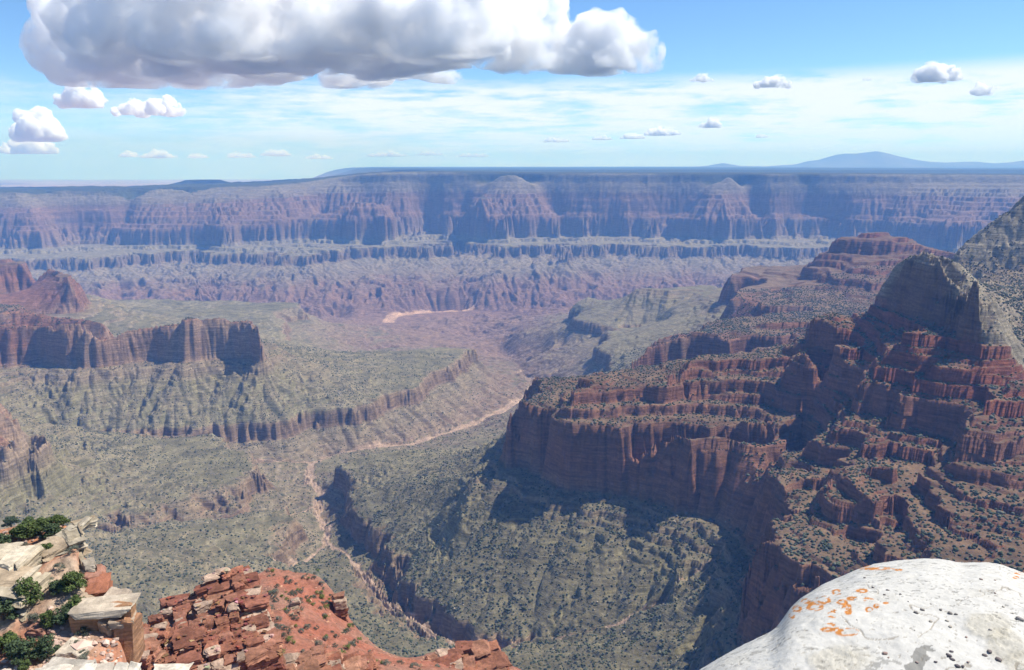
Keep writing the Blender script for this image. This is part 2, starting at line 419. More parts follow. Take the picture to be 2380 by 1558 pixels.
# ------------------------------------------------------------------ colours
def lin(c): return np.array(c, float)
COLS = [ # z-fraction breaks in h space: (near z, colour)
 (300,(.36,.33,.25)),(-195,(.22,.17,.12)),(-200,(.18,.12,.077)),(-325,(.17,.10,.06)),(-340,(.23,.085,.05)),(-440,(.21,.075,.045)),
 (-467,(.22,.11,.078)),(-600,(.19,.085,.057)),(-700,(.20,.098,.066)),(-730,(.21,.115,.078)),(-738,(.235,.128,.088)),(-840,(.225,.11,.073)),(-915,(.21,.12,.08)),
 (-930,(.24,.19,.13)),(-970,(.23,.185,.13)),(-1000,(.22,.20,.12)),(-1145,(.21,.20,.125)),(-1152,(.27,.20,.14)),(-1215,(.20,.14,.10)),(-1230,(.22,.185,.13)),(-1320,(.22,.16,.125)),(-1600,(.23,.15,.12)),(-2000,(.23,.15,.12))]
ch = np.array([np.interp(-c[0], -ZN, HK) for c in COLS])
# colour follows the (noisy) stratigraphic coordinate; cliffs use true height for banding
hz = H
C = np.stack([np.interp(hz, ch, [c[1][k] for c in COLS]) for k in range(3)], -1)
CF = [(300,(.17,.17,.12)),(-165,(.22,.20,.15)),(-260,(.22,.19,.14)),(-400,(.21,.165,.12)),(-430,(.20,.125,.095)),(-735,(.185,.115,.088)),(-745,(.20,.125,.097)),(-960,(.20,.145,.108)),(-985,(.24,.21,.15)),(-1060,(.22,.20,.14)),(-1070,(.20,.15,.11)),(-1160,(.18,.13,.10)),(-1200,(.22,.185,.14)),(-1260,(.20,.155,.12)),(-1350,(.215,.13,.10)),(-2000,(.22,.135,.105))]
chf = np.array([np.interp(-c[0], -ZF, HK) for c in CF]); wf = farw(X, Y)[..., None]
C = C * (1 - wf) + wf * np.stack([np.interp(hz, chf, [c[1][k] for c in CF]) for k in range(3)], -1)
n1 = fbm(X / 260, Y / 260, 4, 0.55, 31); n2 = fbm(X / 40, Y / 40, 4, 0.6, 37); n3 = fbm(X / 9, Y / 9, 3, 0.6, 41)
band = np.interp((Zt * 0.11 + n1 * 0.7) % 512, np.arange(512), TAB[3]) * 2 - 1
band2 = np.interp((Zt * 0.037 + n1 * 0.4) % 512, np.arange(512), TAB[9]) * 2 - 1
C = C * (1 - SOFT[..., None]) + lin((.29, .255, .19)) * SOFT[..., None]
steep = sstep(0.75, 1.3, SL); flat = sstep(0.33, 0.12, SL)
C = C * (1 + (0.16 * band + 0.12 * band2) * (0.35 + 0.65 * steep))[..., None] * (1 + 0.10 * n2 + 0.10 * n3)[..., None]
# grey coating on redwall
rwl = sstep(-732, -738, Zt) * sstep(-935, -920, Zt)
gm = np.clip(rwl * steep * sstep(0.0, 0.5, n1 + n2 * 0.5), 0, 1)[..., None] * 0.6
C = C * (1 - gm) + lin((.22, .17, .14)) * gm
# debris on slopes
deb = (1 - steep)
green = lin((.172, .158, .098)); tan = lin((.27, .215, .15)); grey = lin((.225, .198, .15)); red = lin((.30, .14, .085))
below = sstep(-920, -945, Zt)
k = (deb * below * (0.55 + 0.3 * n1) * sstep(-1500, -1230, Zt))[..., None]
C = C * (1 - k) + (grey + (tan - grey) * np.clip(0.5 + n2, 0, 1)[..., None]) * k
kg = np.clip(below * flat * sstep(-1500, -1400, Zt) * 0.9 + below * deb * sstep(-1300, -1200, Zt) * 0.35 * np.clip(n1 + .5, 0, 1), 0, 1)[..., None]
kg = kg * (0.55 + 0.45 * flat[..., None]) * (1 - .6 * farw(X, Y)[..., None])
C = C * (1 - kg) + green * kg
# pale rills
ril = sstep(0.9, 1.9, -RIL + 1.2) * deb * sstep(0.25, 0.5, SL)
k = (np.clip(ril, 0, 1) * 0.55 * below)[..., None]
C = C * (1 - k) + lin((.36, .27, .20)) * k
# supai/hermit slopes carry shrubs -> duller, green tone
up = sstep(-745, -738, Zt)
k = (deb * up * sstep(-330, -345, Zt) * (0.6 + 0.25 * n2) * sstep(8000, 6500, Y))[..., None]
C = C * (1 - k) + lin((.15, .105, .07)) * k
k = (up * flat * sstep(8500, 7500, Y) * .3)[..., None]
C = C * (1 - k) + lin((.18, .16, .10)) * k
# pale kaibab rubble
kb = sstep(-345, -325, Zt) * deb * sstep(9000, 7000, Y)
k = (kb * (0.5 + 0.5 * np.clip(n3 * 2 + n2, -1, 1)))[..., None]
C = C * (1 - k) + lin((.36, .32, .25)) * k
# plateau woodland on top of the far rim
k = np.maximum(sstep(9500, 10500, Y) * flat * sstep(-700, -600, Zt) * .8, PLT)[..., None]
C = C * (1 - k) + lin((.055, .065, .04)) * k
k = (sstep(1800, 2000, Y) * sstep(-300, -600, X) * sstep(-2400, -1900, X) * rwl * steep * (.55 + .45 * np.clip(n1 * 2, -1, 1)) * sstep(7000, 6000, Y))[..., None]
C = C * (1 - k) + lin((.33, .25, .185)) * k
k = (sstep(-700, -500, X) * sstep(2900, 2400, Y) * below * deb * .7)[..., None]
C = C * (1 - k) + lin((.145, .135, .09)) * k
# creeks
def polydist(P, X, Y):
    d = np.full(X.shape, 1e9, f32)
    for p, q in zip(P[:-1], P[1:]):
        x0, y0 = p[0], p[1]; vx, vy = q[0] - x0, q[1] - y0
        L2 = vx * vx + vy * vy
        lo = min(p[1], q[1]) - 250; hi = max(p[1], q[1]) + 250
        j0 = np.searchsorted(np.exp(BY), lo); j1 = np.searchsorted(np.exp(BY), hi)
        if j1 <= j0: continue
        xs = X[:, j0:j1]; ys = Y[:, j0:j1]
        t = np.clip(((xs - x0) * vx + (ys - y0) * vy) / L2, 0, 1)
        d[:, j0:j1] = np.minimum(d[:, j0:j1], np.hypot(xs - x0 - t * vx, ys - y0 - t * vy))
    return d
wob = fbm(X / 35, Y / 35, 3, 0.5, 51)
CK = np.zeros_like(Zt)
for pts, w, in ((CREEK[:-4], 11), (BR2, 7), (BR3, 5), (BR4, 5), (TRIB, 3)):
    P = [pz(*p) for p in pts]
    d = polydist(P, X + wob * 14, Y + wob * 14)
    ww = w * (0.8 + 0.5 * TAB[5][((Y / 60).astype(int)) & 511]) * np.interp(Y, [1500, 2000, 3000, 4500, 8000], [.7, 1, 1.1, 2.0, 2])
    k = sstep(ww * 1.5, ww * 0.8, d)[..., None]
    C = C * (1 - k) + lin((.40, .295, .23)) * k * (1 + .2 * n3[..., None])  + lin((.40, .295, .23)) * 0
    Zt = Zt - 4 * k[..., 0]; CK = np.maximum(CK, k[..., 0])
P = [pz(*p) for p in RIVER]
d = polydist(P, X, Y)
k = sstep(75, 45, d)
C = C * (1 - k[..., None]) + lin((.50, .33, .24)) * k[..., None]
rivk = k
C = np.clip(C * lin((.80, .755, .685)), 0.015, 0.8)
print('colour', time.time() - T0)

# ------------------------------------------------------------------ mesh
def grid_mesh(name, Xs, Ys, Zs, Cs=None, mask=None, smooth=True):
    n, m = Xs.shape
    co = np.stack([Xs, Ys, Zs], -1).reshape(-1, 3).astype(f32)
    idx = np.arange(n * m, dtype=np.int32).reshape(n, m)
    q = np.stack([idx[:-1, :-1], idx[1:, :-1], idx[1:, 1:], idx[:-1, 1:]], -1)
    q = q[mask] if mask is not None else q.reshape(-1, 4)
    q = q.reshape(-1, 4)
    if mask is not None:
        used, inv = np.unique(q, return_inverse=True)
        co = co[used]; q = inv.reshape(-1, 4).astype(np.int32)
        if Cs is not None: Cs = Cs.reshape(-1, 3)[used]
    me = bpy.data.meshes.new(name)
    me.vertices.add(len(co)); me.vertices.foreach_set('co', co.ravel())
    me.loops.add(q.size); me.loops.foreach_set('vertex_index', q.ravel())
    me.polygons.add(len(q)); me.polygons.foreach_set('loop_start', np.arange(0, q.size, 4, dtype=np.int32))
    me.update(calc_edges=True)
    if smooth: me.polygons.foreach_set('use_smooth', np.ones(len(q), bool))
    if Cs is not None:
        Cs = Cs.reshape(-1, 3)
        at = me.color_attributes.new('Rock', 'FLOAT_COLOR', 'POINT')
        at.data.foreach_set('color', np.concatenate([Cs, np.ones((len(Cs), 1))], 1).astype(f32).ravel())
    o = bpy.data.objects.new(name, me); bpy.context.scene.collection.objects.link(o)
    return o
def nd(nt, t, **kw):
    n = nt.nodes.new(t)
    for k, v in kw.items():
        if k in n.inputs: n.inputs[k].default_value = v
        else: setattr(n, k, v)
    return n
def mat(name):
    m = bpy.data.materials.new(name); m.use_nodes = True
    nt = m.node_tree; b = nt.nodes['Principled BSDF']
    b.inputs['Roughness'].default_value = 0.95; b.inputs['Specular IOR Level'].default_value = 0.15
    return m, nt, b
M_rock, nt, b = mat('canyon_rock')
at = nd(nt, 'ShaderNodeVertexColor'); at.layer_name = 'Rock'
geo = nd(nt, 'ShaderNodeNewGeometry')
no = nd(nt, 'ShaderNodeTexNoise'); no.inputs['Scale'].default_value = 0.12; no.inputs['Detail'].default_value = 5; no.inputs['Roughness'].default_value = 0.7
nt.links.new(geo.outputs['Position'], no.inputs['Vector'])
mr = nd(nt, 'ShaderNodeMapRange'); mr.inputs['From Min'].default_value = 0.3; mr.inputs['From Max'].default_value = 0.7; mr.inputs['To Min'].default_value = 0.7; mr.inputs['To Max'].default_value = 1.3
nt.links.new(no.outputs['Fac'], mr.inputs['Value'])
mp = nd(nt, 'ShaderNodeMapping'); mp.inputs['Scale'].default_value = (.012, .012, .16); nt.links.new(geo.outputs['Position'], mp.inputs['Vector'])
nb_ = nd(nt, 'ShaderNodeTexNoise'); nb_.inputs['Scale'].default_value = 1; nb_.inputs['Detail'].default_value = 6; nb_.inputs['Roughness'].default_value = 0.7
nt.links.new(mp.outputs[0], nb_.inputs['Vector'])
m2 = nd(nt, 'ShaderNodeMapRange'); m2.inputs['From Min'].default_value = 0.35; m2.inputs['From Max'].default_value = 0.65; m2.inputs['To Min'].default_value = 0.6; m2.inputs['To Max'].default_value = 1.38
nt.links.new(nb_.outputs['Fac'], m2.inputs['Value'])
mm = nd(nt, 'ShaderNodeMath', operation='MULTIPLY'); nt.links.new(mr.outputs[0], mm.inputs[0]); nt.links.new(m2.outputs[0], mm.inputs[1])
mx = nd(nt, 'ShaderNodeVectorMath', operation='SCALE')
nt.links.new(at.outputs['Color'], mx.inputs[0]); nt.links.new(mm.outputs[0], mx.inputs['Scale'])
nt.links.new(mx.outputs[0], b.inputs['Base Color'])
bp = nd(nt, 'ShaderNodeBump'); bp.inputs['Strength'].default_value = 0.5; bp.inputs['Distance'].default_value = 6.0
bh = nd(nt, 'ShaderNodeMath', operation='MULTIPLY_ADD'); nt.links.new(nb_.outputs['Fac'], bh.inputs[0]); bh.inputs[1].default_value = 1.6; nt.links.new(no.outputs['Fac'], bh.inputs[2])
nt.links.new(bh.outputs[0], bp.inputs['Height']); nt.links.new(bp.outputs[0], b.inputs['Normal'])

fc = lambda G: (G[:-1, :-1] + G[1:, :-1] + G[1:, 1:] + G[:-1, 1:]) / 4
f_riv = fc(rivk) > .5; f_ck = (fc(CK) > .5) & ~f_riv; f_far = (fc(Y) > 8900) & ~f_riv
for nm, mk in (('canyon_terrain', ~(f_riv | f_ck | f_far)), ('far_canyon_wall', f_far), ('dry_creek_bed', f_ck), ('river', f_riv)):
    terr = grid_mesh(nm, X, Y, Zt, C, mk); terr.data.materials.append(M_rock); terr['kind'] = 'structure'
print('mesh', time.time() - T0)

# ------------------------------------------------------------------ sky, sun, haze, camera
sc = bpy.context.scene
SUN_AZ, SUN_EL = math.radians(71), math.radians(54)     # azimuth to the right of the view direction (+Y)
sd = (math.sin(SUN_AZ) * math.cos(SUN_EL), math.cos(SUN_AZ) * math.cos(SUN_EL), math.sin(SUN_EL))
from mathutils import Vector
L = bpy.data.lights.new('sun', 'SUN'); L.energy = 5.0; L.angle = math.radians(0.53); L.color = (1, .955, .89)
lo = bpy.data.objects.new('sun', L); sc.collection.objects.link(lo)
lo.rotation_euler = Vector(sd).to_track_quat('Z', 'Y').to_euler(); lo.location = (0, 0, 500)
w = bpy.data.worlds.new('World'); sc.world = w; w.use_nodes = True
wn_ = w.node_tree; bg = wn_.nodes['Background']
sky = wn_.nodes.new('ShaderNodeTexSky'); sky.sky_type = 'NISHITA'; sky.sun_disc = False
sky.sun_elevation = SUN_EL; sky.sun_rotation = SUN_AZ; sky.altitude = 2400; sky.air_density = 1.0; sky.dust_density = 0.25; sky.ozone_density = 2.2
wn_.links.new(sky.outputs[0], bg.inputs[0]); bg.inputs[1].default_value = 0.105
w.cycles.sampling_method = 'MANUAL'; w.cycles.sample_map_resolution = 1024

def box(name, x0, x1, y0, y1, z0, z1):
    v = [(x, y, z) for x in (x0, x1) for y in (y0, y1) for z in (z0, z1)]
    fc = [(0, 1, 3, 2), (4, 6, 7, 5), (0, 4, 5, 1), (2, 3, 7, 6), (0, 2, 6, 4), (1, 5, 7, 3)]
    me = bpy.data.meshes.new(name); me.from_pydata(v, [], fc); me.update()
    o = bpy.data.objects.new(name, me); sc.collection.objects.link(o); return o
HAZE = True
def sheet(name, pts, m):
    me = bpy.data.meshes.new(name); me.from_pydata(*pts); me.update(); o = bpy.data.objects.new(name, me)
    sc.collection.objects.link(o); me.materials.append(m); o['kind'] = 'structure'; return o
def plain_mat(name, c1, c2, scale):
    m, nt, b = mat(name)
    g = nd(nt, 'ShaderNodeNewGeometry'); n = nd(nt, 'ShaderNodeTexNoise'); n.inputs['Scale'].default_value = scale; n.inputs['Detail'].default_value = 6
    r = nd(nt, 'ShaderNodeMix', data_type='RGBA'); r.inputs[6].default_value = (*c1, 1); r.inputs[7].default_value = (*c2, 1)
    q = nd(nt, 'ShaderNodeMapRange'); q.inputs['From Min'].default_value = .35; q.inputs['From Max'].default_value = .65
    nt.links.new(g.outputs['Position'], n.inputs['Vector']); nt.links.new(n.outputs['Fac'], q.inputs['Value']); nt.links.new(q.outputs[0], r.inputs[0]); nt.links.new(r.outputs[2], b.inputs['Base Color'])
    return m
def curv(y): return -(y ** 2) / (2 * 7.4e6)
# far ground: one sheet to the horizon (earth's curve included), under the canyon as well
ys = np.concatenate([np.array([-2500, 0, 8000, 14000]), np.geomspace(17300, 56000, 90)])
xs = np.linspace(-1, 1, 241)
GX, GY = np.meshgrid(xs, ys, indexing='ij')
GXX = GX * np.maximum(46000 * sstep(-3000, 20000, GY), 3500 + GY * 0.9).clip(0, 46000)
a_ = GXX / np.maximum(GY, 1)
base = np.interp(GY, [0, 17300, 17400, 26000, 56000], [-2600, -2600, -650, -880, -1180])
hi = np.interp(GY, [0, 16000, 17400, 30000, 56000], [-2600, -2600, -168, -195, -290])
wr = sstep(-0.27, -0.15, a_ - 0.05 * fbm(GXX / 4000, GY / 4000, 3, .5, 2))
GZ = base + (hi - base) * wr + fbm(GXX / 9000, GY / 9000, 4, .5, 4) * 30 * (GY > 17350)
pn = fbm(GXX / 5000, GY / 1500, 4, .55, 8)[..., None]
PC = (lin((.34, .24, .20)) * (1 + .35 * pn)) * (1 - wr[..., None]) + lin((.045, .055, .035)) * (1 + .2 * pn) * wr[..., None]
plain = grid_mesh('desert_plain', GXX, GY, GZ, np.clip(PC, .01, .6)); plain['kind'] = 'structure'
plain.data.materials.append(M_rock)

if HAZE:
    hz_ = box('haze', -50000, 50000, -3000, 58000, -3300, 640); hz_['kind'] = 'stuff'
    hm = bpy.data.materials.new('haze'); hm.use_nodes = True; hn = hm.node_tree
    hn.nodes.remove(hn.nodes['Principled BSDF'])
    pv = hn.nodes.new('ShaderNodeVolumePrincipled'); pv.inputs['Density'].default_value = 4.5e-5; pv.inputs['Absorption Color'].default_value = (.66, .86, 1, 1)
    pv.inputs['Color'].default_value = (.18, .41, 1.0, 1); pv.inputs['Anisotropy'].default_value = 0.0
    hn.links.new(pv.outputs[0], hn.nodes['Material Output'].inputs['Volume'])
    hz_.data.materials.append(hm)
cam = bpy.data.cameras.new('camera'); co_ = bpy.data.objects.new('camera', cam); sc.collection.objects.link(co_)
cam.sensor_width = 36; cam.lens = 36 * F / 2379.4; cam.clip_start = 0.05; cam.clip_end = 200000
co_.location = (0, 0, 0); co_.rotation_euler = (math.pi / 2 - PITCH, 0, 0)
sc.camera = co_
sc.view_settings.view_transform = 'Standard'; sc.view_settings.look = 'None'; sc.view_settings.exposure = 0.5; sc.view_settings.gamma = 1
sc.cycles.use_denoising = True; sc.cycles.max_bounces = 14; sc.cycles.volume_bounces = 12; sc.cycles.diffuse_bounces = 2
sc.cycles.transparent_max_bounces = 16
# ------------------------------------------------------------------ distant mountains, mesa, hill
def ridge(name, prof, y, depth, mcol, seedv, n=260, m=60, rough=0.25):
    us = np.array([p[0] for p in prof], float)
    uu = np.linspace(us[0], us[-1], n); P3 = [py_(u, v, y) for u, v in prof]
    zz = np.interp(uu, us, [p[2] for p in P3]); zb = min(p[2] for p in P3) - 60
    xx = (uu - UC) / F * y * CP
    t = np.linspace(-1, 1, m)
    XX = xx[:, None] * (1 + t[None] * depth / y * 0.5); YY = y + t[None] * depth + 0 * XX
    sh = np.clip(1 - np.abs(t), 0, 1)[None] ** 1.2
    ns = fbm(XX / (depth * .35), YY / (depth * .35), 5, .55, seedv)
    ZZ = zb + (zz[:, None] - zb) * sh * (1 + rough * ns * (1 - sh)) - 40 * (1 - sh)
    e = sstep(0, 0.05, (uu - uu[0]) / (uu[-1] - uu[0]))[:, None] * sstep(1, 0.95, (uu - uu[0]) / (uu[-1] - uu[0]))[:, None]
    ZZ = zb - 300 + (ZZ - zb + 300) * e
    o = grid_mesh(name, XX, YY, ZZ); o.data.materials.append(mcol); o['kind'] = 'structure'; return o
M_wood = plain_mat('wooded_plateau', (.07, .08, .05), (.13, .12, .08), 0.004)
M_mtn = plain_mat('mountain_slope', (.10, .10, .08), (.16, .14, .11), 0.0006)
ridge('distant_mountains', [(1560,390),(1640,386),(1680,379),(1722,386),(1780,387),(1850,382),(1880,374),(1900,372),(1940,360),(1960,357),(1985,357),(2010,354),(2035,351),(2060,356),(2090,364),(2130,372),(2160,376),(2200,378),(2240,376),(2270,376),(2310,380),(2350,377),(2379,373),(2450,368)], 41000, 4200, M_mtn, 3.3)
# flat-topped mesa behind the rim
th = np.linspace(0, 2 * np.pi, 97); rr = np.array([0, .35, .5, .54, .62, .8, 1.0, 1.25])
mz = np.array([-350, -352, -354, -366, -385, -415, -440, -520])
mx_, my_, _ = py_(441, 420, 15800)
TH, RR = np.meshgrid(th, rr, indexing='ij'); ZM = np.repeat(mz[None], len(th), 0) + 5 * fbm(TH * 2, RR * 6, 3, .5, 2) * (RR > .5)
wv = 1 + .08 * fbm(np.cos(TH) * 2 + 5, np.sin(TH) * 2 + 5, 3, .6, 9)
ms = grid_mesh('flat_topped_mesa', mx_ + np.cos(TH) * RR * 640 * wv, my_ + 700 + np.sin(TH) * RR * 900 * wv, ZM)
ms.data.materials.append(M_wood); ms['kind'] = 'structure'
hx, hy, _ = py_(98, 440, 21000)
RR2 = np.linspace(0, 1, 30); TH2, R2 = np.meshgrid(th, RR2, indexing='ij')
hl = grid_mesh('distant_hill', hx + np.cos(TH2) * R2 * 1250, hy + np.sin(TH2) * R2 * 1500, -650 - 250 * (1 - (1 - R2) ** 1.4) + 25 * fbm(np.cos(TH2) * R2 * 4, np.sin(TH2) * R2 * 4, 4, .5, 3))
hl.data.materials.append(M_wood); hl['kind'] = 'structure'

# ------------------------------------------------------------------ clouds
import bmesh
def ico(sub):
    bm = bmesh.new(); bmesh.ops.create_icosphere(bm, subdivisions=sub, radius=1)
    v = np.array([p.co[:] for p in bm.verts]); f = np.array([[q.index for q in p.verts] for p in bm.faces]); bm.free(); return v, f
ICO = {k: ico(k) for k in (1, 2, 3, 4)}
def tri_mesh(name, V, Fc, m, smooth=True, cols=None):
    me = bpy.data.meshes.new(name); me.vertices.add(len(V)); me.vertices.foreach_set('co', V.astype(f32).ravel())
    k = Fc.shape[1]
    me.loops.add(Fc.size); me.loops.foreach_set('vertex_index', Fc.astype(np.int32).ravel())
    me.polygons.add(len(Fc)); me.polygons.foreach_set('loop_start', np.arange(0, Fc.size, k, dtype=np.int32)); me.update(calc_edges=True)
    me.polygons.foreach_set('use_smooth', np.full(len(Fc), smooth))
    if cols is not None:
        at = me.color_attributes.new('Rock', 'FLOAT_COLOR', 'POINT'); at.data.foreach_set('color', np.concatenate([cols, np.ones((len(cols), 1))], 1).astype(f32).ravel())
    o = bpy.data.objects.new(name, me); sc.collection.objects.link(o); me.materials.append(m); return o
def cloud_mat(name, dens, scale, lo, hi):
    m = bpy.data.materials.new(name); m.use_nodes = True; vn = m.node_tree; m.cycles.volume_step_rate = 0.12
    vn.nodes.remove(vn.nodes['Principled BSDF'])
    vp = vn.nodes.new('ShaderNodeVolumePrincipled'); vp.inputs['Color'].default_value = (1, 1, 1, 1); vp.inputs['Absorption Color'].default_value = (1, 1, 1, 1)
    vg = vn.nodes.new('ShaderNodeNewGeometry'); vz = vn.nodes.new('ShaderNodeTexNoise'); vz.inputs['Scale'].default_value = scale; vz.inputs['Detail'].default_value = 9; vz.inputs['Roughness'].default_value = .69
    vr = vn.nodes.new('ShaderNodeMapRange'); vr.inputs['From Min'].default_value = lo; vr.inputs['From Max'].default_value = hi; vr.inputs['To Min'].default_value = 0; vr.inputs['To Max'].default_value = dens
    vn.links.new(vg.outputs['Position'], vz.inputs['Vector']); vn.links.new(vz.outputs['Fac'], vr.inputs['Value']); vn.links.new(vr.outputs[0], vp.inputs['Density'])
    vn.links.new(vp.outputs[0], vn.nodes['Material Output'].inputs['Volume']); return m
M_vol = cloud_mat('cloud_volume', .0085, .0010, .455, .62)
M_vols = cloud_mat('small_cloud_volume', .018, .0028, .44, .58)
M_volf = cloud_mat('far_cloud_volume', .012, .002, .38, .55)
def make_vol(o, big_r):
    md = o.modifiers.new('skin', 'REMESH'); md.mode = 'VOXEL'; md.voxel_size = max(14, big_r / 16); md.use_smooth_shade = True
def cloud(name, balls, base, label, group=None, lv=2, seedv=1, flat=0.0, bumps=11):
    r_ = np.random.default_rng(seedv)
    B = [(np.array(c, float), r) for c, r in balls]
    allb = list(B); cur = B
    for L in range(lv):
        nx = []
        for c, r in cur:
            for k in range(bumps if L == 0 else 7):
                d = r_.normal(size=3); d /= np.linalg.norm(d)
                if d[2] < -0.35: d[2] *= -1
                rad = r * r_.uniform(.26, .52)
                nx.append((c + d * r * r_.uniform(.78, 1.0), rad))
        allb += nx; cur = nx
    v, f = ICO[3]; v2, f2 = ICO[2]
    VV = []; FF = []; off = 0
    big_r = max(r for c, r in B)
    for c, r in allb:
        a, q = (v, f) if r > big_r * .3 else (v2, f2)
        p = a * r * (1, 1, .85) + c
        ns = fbm(p[:, 0] / (r * .55) + p[:, 2] / (r * .5), p[:, 1] / (r * .55) - p[:, 2] / (r * .6), 3, .55, seedv)
        p = c + (p - c) * (1 + .22 * ns)[:, None]
        bz = base + 230 * fbm(p[:, 0] / 1700, p[:, 1] / 1700, 3, .6, 14) * (big_r > 900) + 25 * fbm(p[:, 0] / 1500, p[:, 1] / 1500, 3, .5, 4)
        low = p[:, 2] < bz
        p[:, 2] = np.where(low, bz + (p[:, 2] - bz) * 0.06, p[:, 2])
        VV.append(p); FF.append(q + off); off += len(p)
    o = tri_mesh(name, np.concatenate(VV), np.concatenate(FF), M_vol if big_r > 900 else (M_vols if balls[0][0][1] < 35000 else M_volf))
    make_vol(o, big_r)
    o['label'] = label; o['category'] = 'cloud'
    if group: o['group'] = group
    return o
def cb(u, v, y, rpx):
    x, Y_, z = py_(u, v, y); return ((x, Y_, z), rpx / F * y * 1.15)
balls = []
BASE = 2050
for u, v, r, y in ((1495,128,44,19500),(1470,100,38,19800),(1400,118,62,19800),(1385,88,42,20000),(1330,150,52,19500),(1430,160,46,19000),(1515,158,26,19000),
                (1235,62,66,20000),(1215,10,52,20500),(1180,110,76,19500),(1265,140,56,19200),(1100,50,80,20000),(1130,-20,70,20500),(1110,130,66,19200),(1030,100,80,19500),(1010,20,80,20000),(940,60,90,19500),(950,140,60,19000),(850,30,90,19500),(860,110,80,19000),(700,20,110,19500),(520,40,120,19500),(360,50,110,19500),(250,70,80,19500),(215,140,50,19500)):
    balls.append(cb(u, v, y, r))
r_ = np.random.default_rng(5)
for k in range(80):
    y = r_.uniform(15500, 22500); u = r_.uniform(230, 1080)
    if u < 330 and y < 17000: continue
    rad = r_.uniform(450, 1250); x = (u - UC) / F * y
    balls.append(((x, y, BASE + rad * r_.uniform(.35, .7)), rad))
cloud('cumulus_cloud', balls, BASE, 'huge white cumulus cloud with a flat grey base filling the upper left of the sky', lv=2, seedv=3)
def small(cx, cy, w, h, y, label, seedv, group=None, base=None):
    rr_ = np.random.default_rng(seedv); bl_ = []
    n = max(4, int(w / h * 2.2))
    for k in range(n):
        t = (k + .5) / n * 2 - 1
        hh = h * (1 - t * t * .75) * rr_.uniform(.7, 1.05)
        bl_.append(cb(cx + t * w * .86, cy + h * .55 - hh * .5, y + rr_.uniform(-.5, .5) * w / F * y, hh * (.78 if y < 39000 else 1.0)))
    bz = py_(cx, cy + h * .62, y)[2]
    cloud('small_cloud', bl_, bz, label, group, 2, seedv, bumps=8)
small(345, 250, 105, 34, 30000, 'white puffy cloud hanging just under the grey base of the huge cloud', 11)
small(185, 225, 55, 44, 31000, 'ragged white cloud below the left end of the huge cloud', 12)
small(2178, 170, 64, 34, 24000, 'largest small white cumulus cloud at the upper right of the sky', 13)
small(2286, 210, 36, 18, 25000, 'small white cloud just right of and below the largest right-hand puff', 14)
small(1796, 192, 52, 22, 26000, 'small white cloud above the right end of the thin cloud band', 15)
small(1631, 183, 34, 12, 27000, 'tiny flat white cloud to the right of the huge cloud tip', 16)
small(2016, 184, 13, 6, 27000, 'tiny faint cloud puff between the two larger right-hand puffs', 17)
small(2146, 122, 12, 4, 27000, 'tiny cloud wisp above the largest right-hand puff', 26)
small(85, 300, 62, 48, 38000, 'pale towering cloud low at the far left of the sky', 18)
small(60, 345, 90, 20, 40000, 'low pale cloud bank at the left edge under the towering cloud', 19)
for k, (u, v, w_, h_) in enumerate(((300,360,30,9),(370,362,50,10),(460,364,30,7),(560,362,40,8),(640,358,46,9),(740,366,40,6),(900,360,60,7),(1000,358,40,6),(1100,362,50,6),(1290,327,40,7),(1400,322,30,6),(1470,318,34,8),(1540,308,50,12),(1650,290,30,12),(1770,316,16,7))):
    small(u, v, w_, h_, 44000, 'small low cloud in the row of clouds just above the horizon', 30 + k, 'small clouds above the horizon')
# thin high cloud in the sky itself
tc = wn_.nodes.new('ShaderNodeTexCoord'); sep = wn_.nodes.new('ShaderNodeSeparateXYZ'); wn_.links.new(tc.outputs['Generated'], sep.inputs[0])
def wm(op, a, b=None, c=None):
    n = wn_.nodes.new('ShaderNodeMath'); n.operation = op
    for i, q in enumerate((a, b, c)):
        if q is None: continue
        if isinstance(q, (int, float)): n.inputs[i].default_value = q
        else: wn_.links.new(q, n.inputs[i])
    return n.outputs[0]
zc = wm('MAXIMUM', sep.outputs['Z'], .012)
px_ = wm('DIVIDE', sep.outputs['X'], wm('ADD', zc, .02)); py2 = wm('DIVIDE', sep.outputs['Y'], wm('ADD', zc, .02))
cmb = wn_.nodes.new('ShaderNodeCombineXYZ'); wn_.links.new(px_, cmb.inputs[0]); wn_.links.new(py2, cmb.inputs[1])
def wnoise(scale, det, rough, dist, off):
    mp = wn_.nodes.new('ShaderNodeMapping'); mp.inputs['Location'].default_value = off; mp.inputs['Scale'].default_value = (.8, 1, 1); mp.inputs['Rotation'].default_value = (0, 0, .5)
    wn_.links.new(cmb.outputs[0], mp.inputs[0])
    n = wn_.nodes.new('ShaderNodeTexNoise'); n.inputs['Scale'].default_value = scale; n.inputs['Detail'].default_value = det; n.inputs['Roughness'].default_value = rough; n.inputs['Distortion'].default_value = dist
    wn_.links.new(mp.outputs[0], n.inputs['Vector']); return n.outputs['Fac']
def wmap(x, a, b, c=0, d=1):
    n = wn_.nodes.new('ShaderNodeMapRange'); n.interpolation_type = 'SMOOTHSTEP'
    wn_.links.new(x, n.inputs[0])
    for i, q in zip((1, 2, 3, 4), (a, b, c, d)): n.inputs[i].default_value = q
    return n.outputs[0]
nz = wnoise(1.1, 9, .62, .4, (3, 7, 0)); nz2 = wnoise(.32, 4, .55, .2, (1, 2, 0))
el = sep.outputs['Z']
az = wm('DIVIDE', sep.outputs['X'], sep.outputs['Y'])
cm3 = wn_.nodes.new('ShaderNodeCombineXYZ'); wn_.links.new(wm('MULTIPLY', az, 7.0), cm3.inputs[0]); wn_.links.new(wm('MULTIPLY', el, 42.0), cm3.inputs[1])
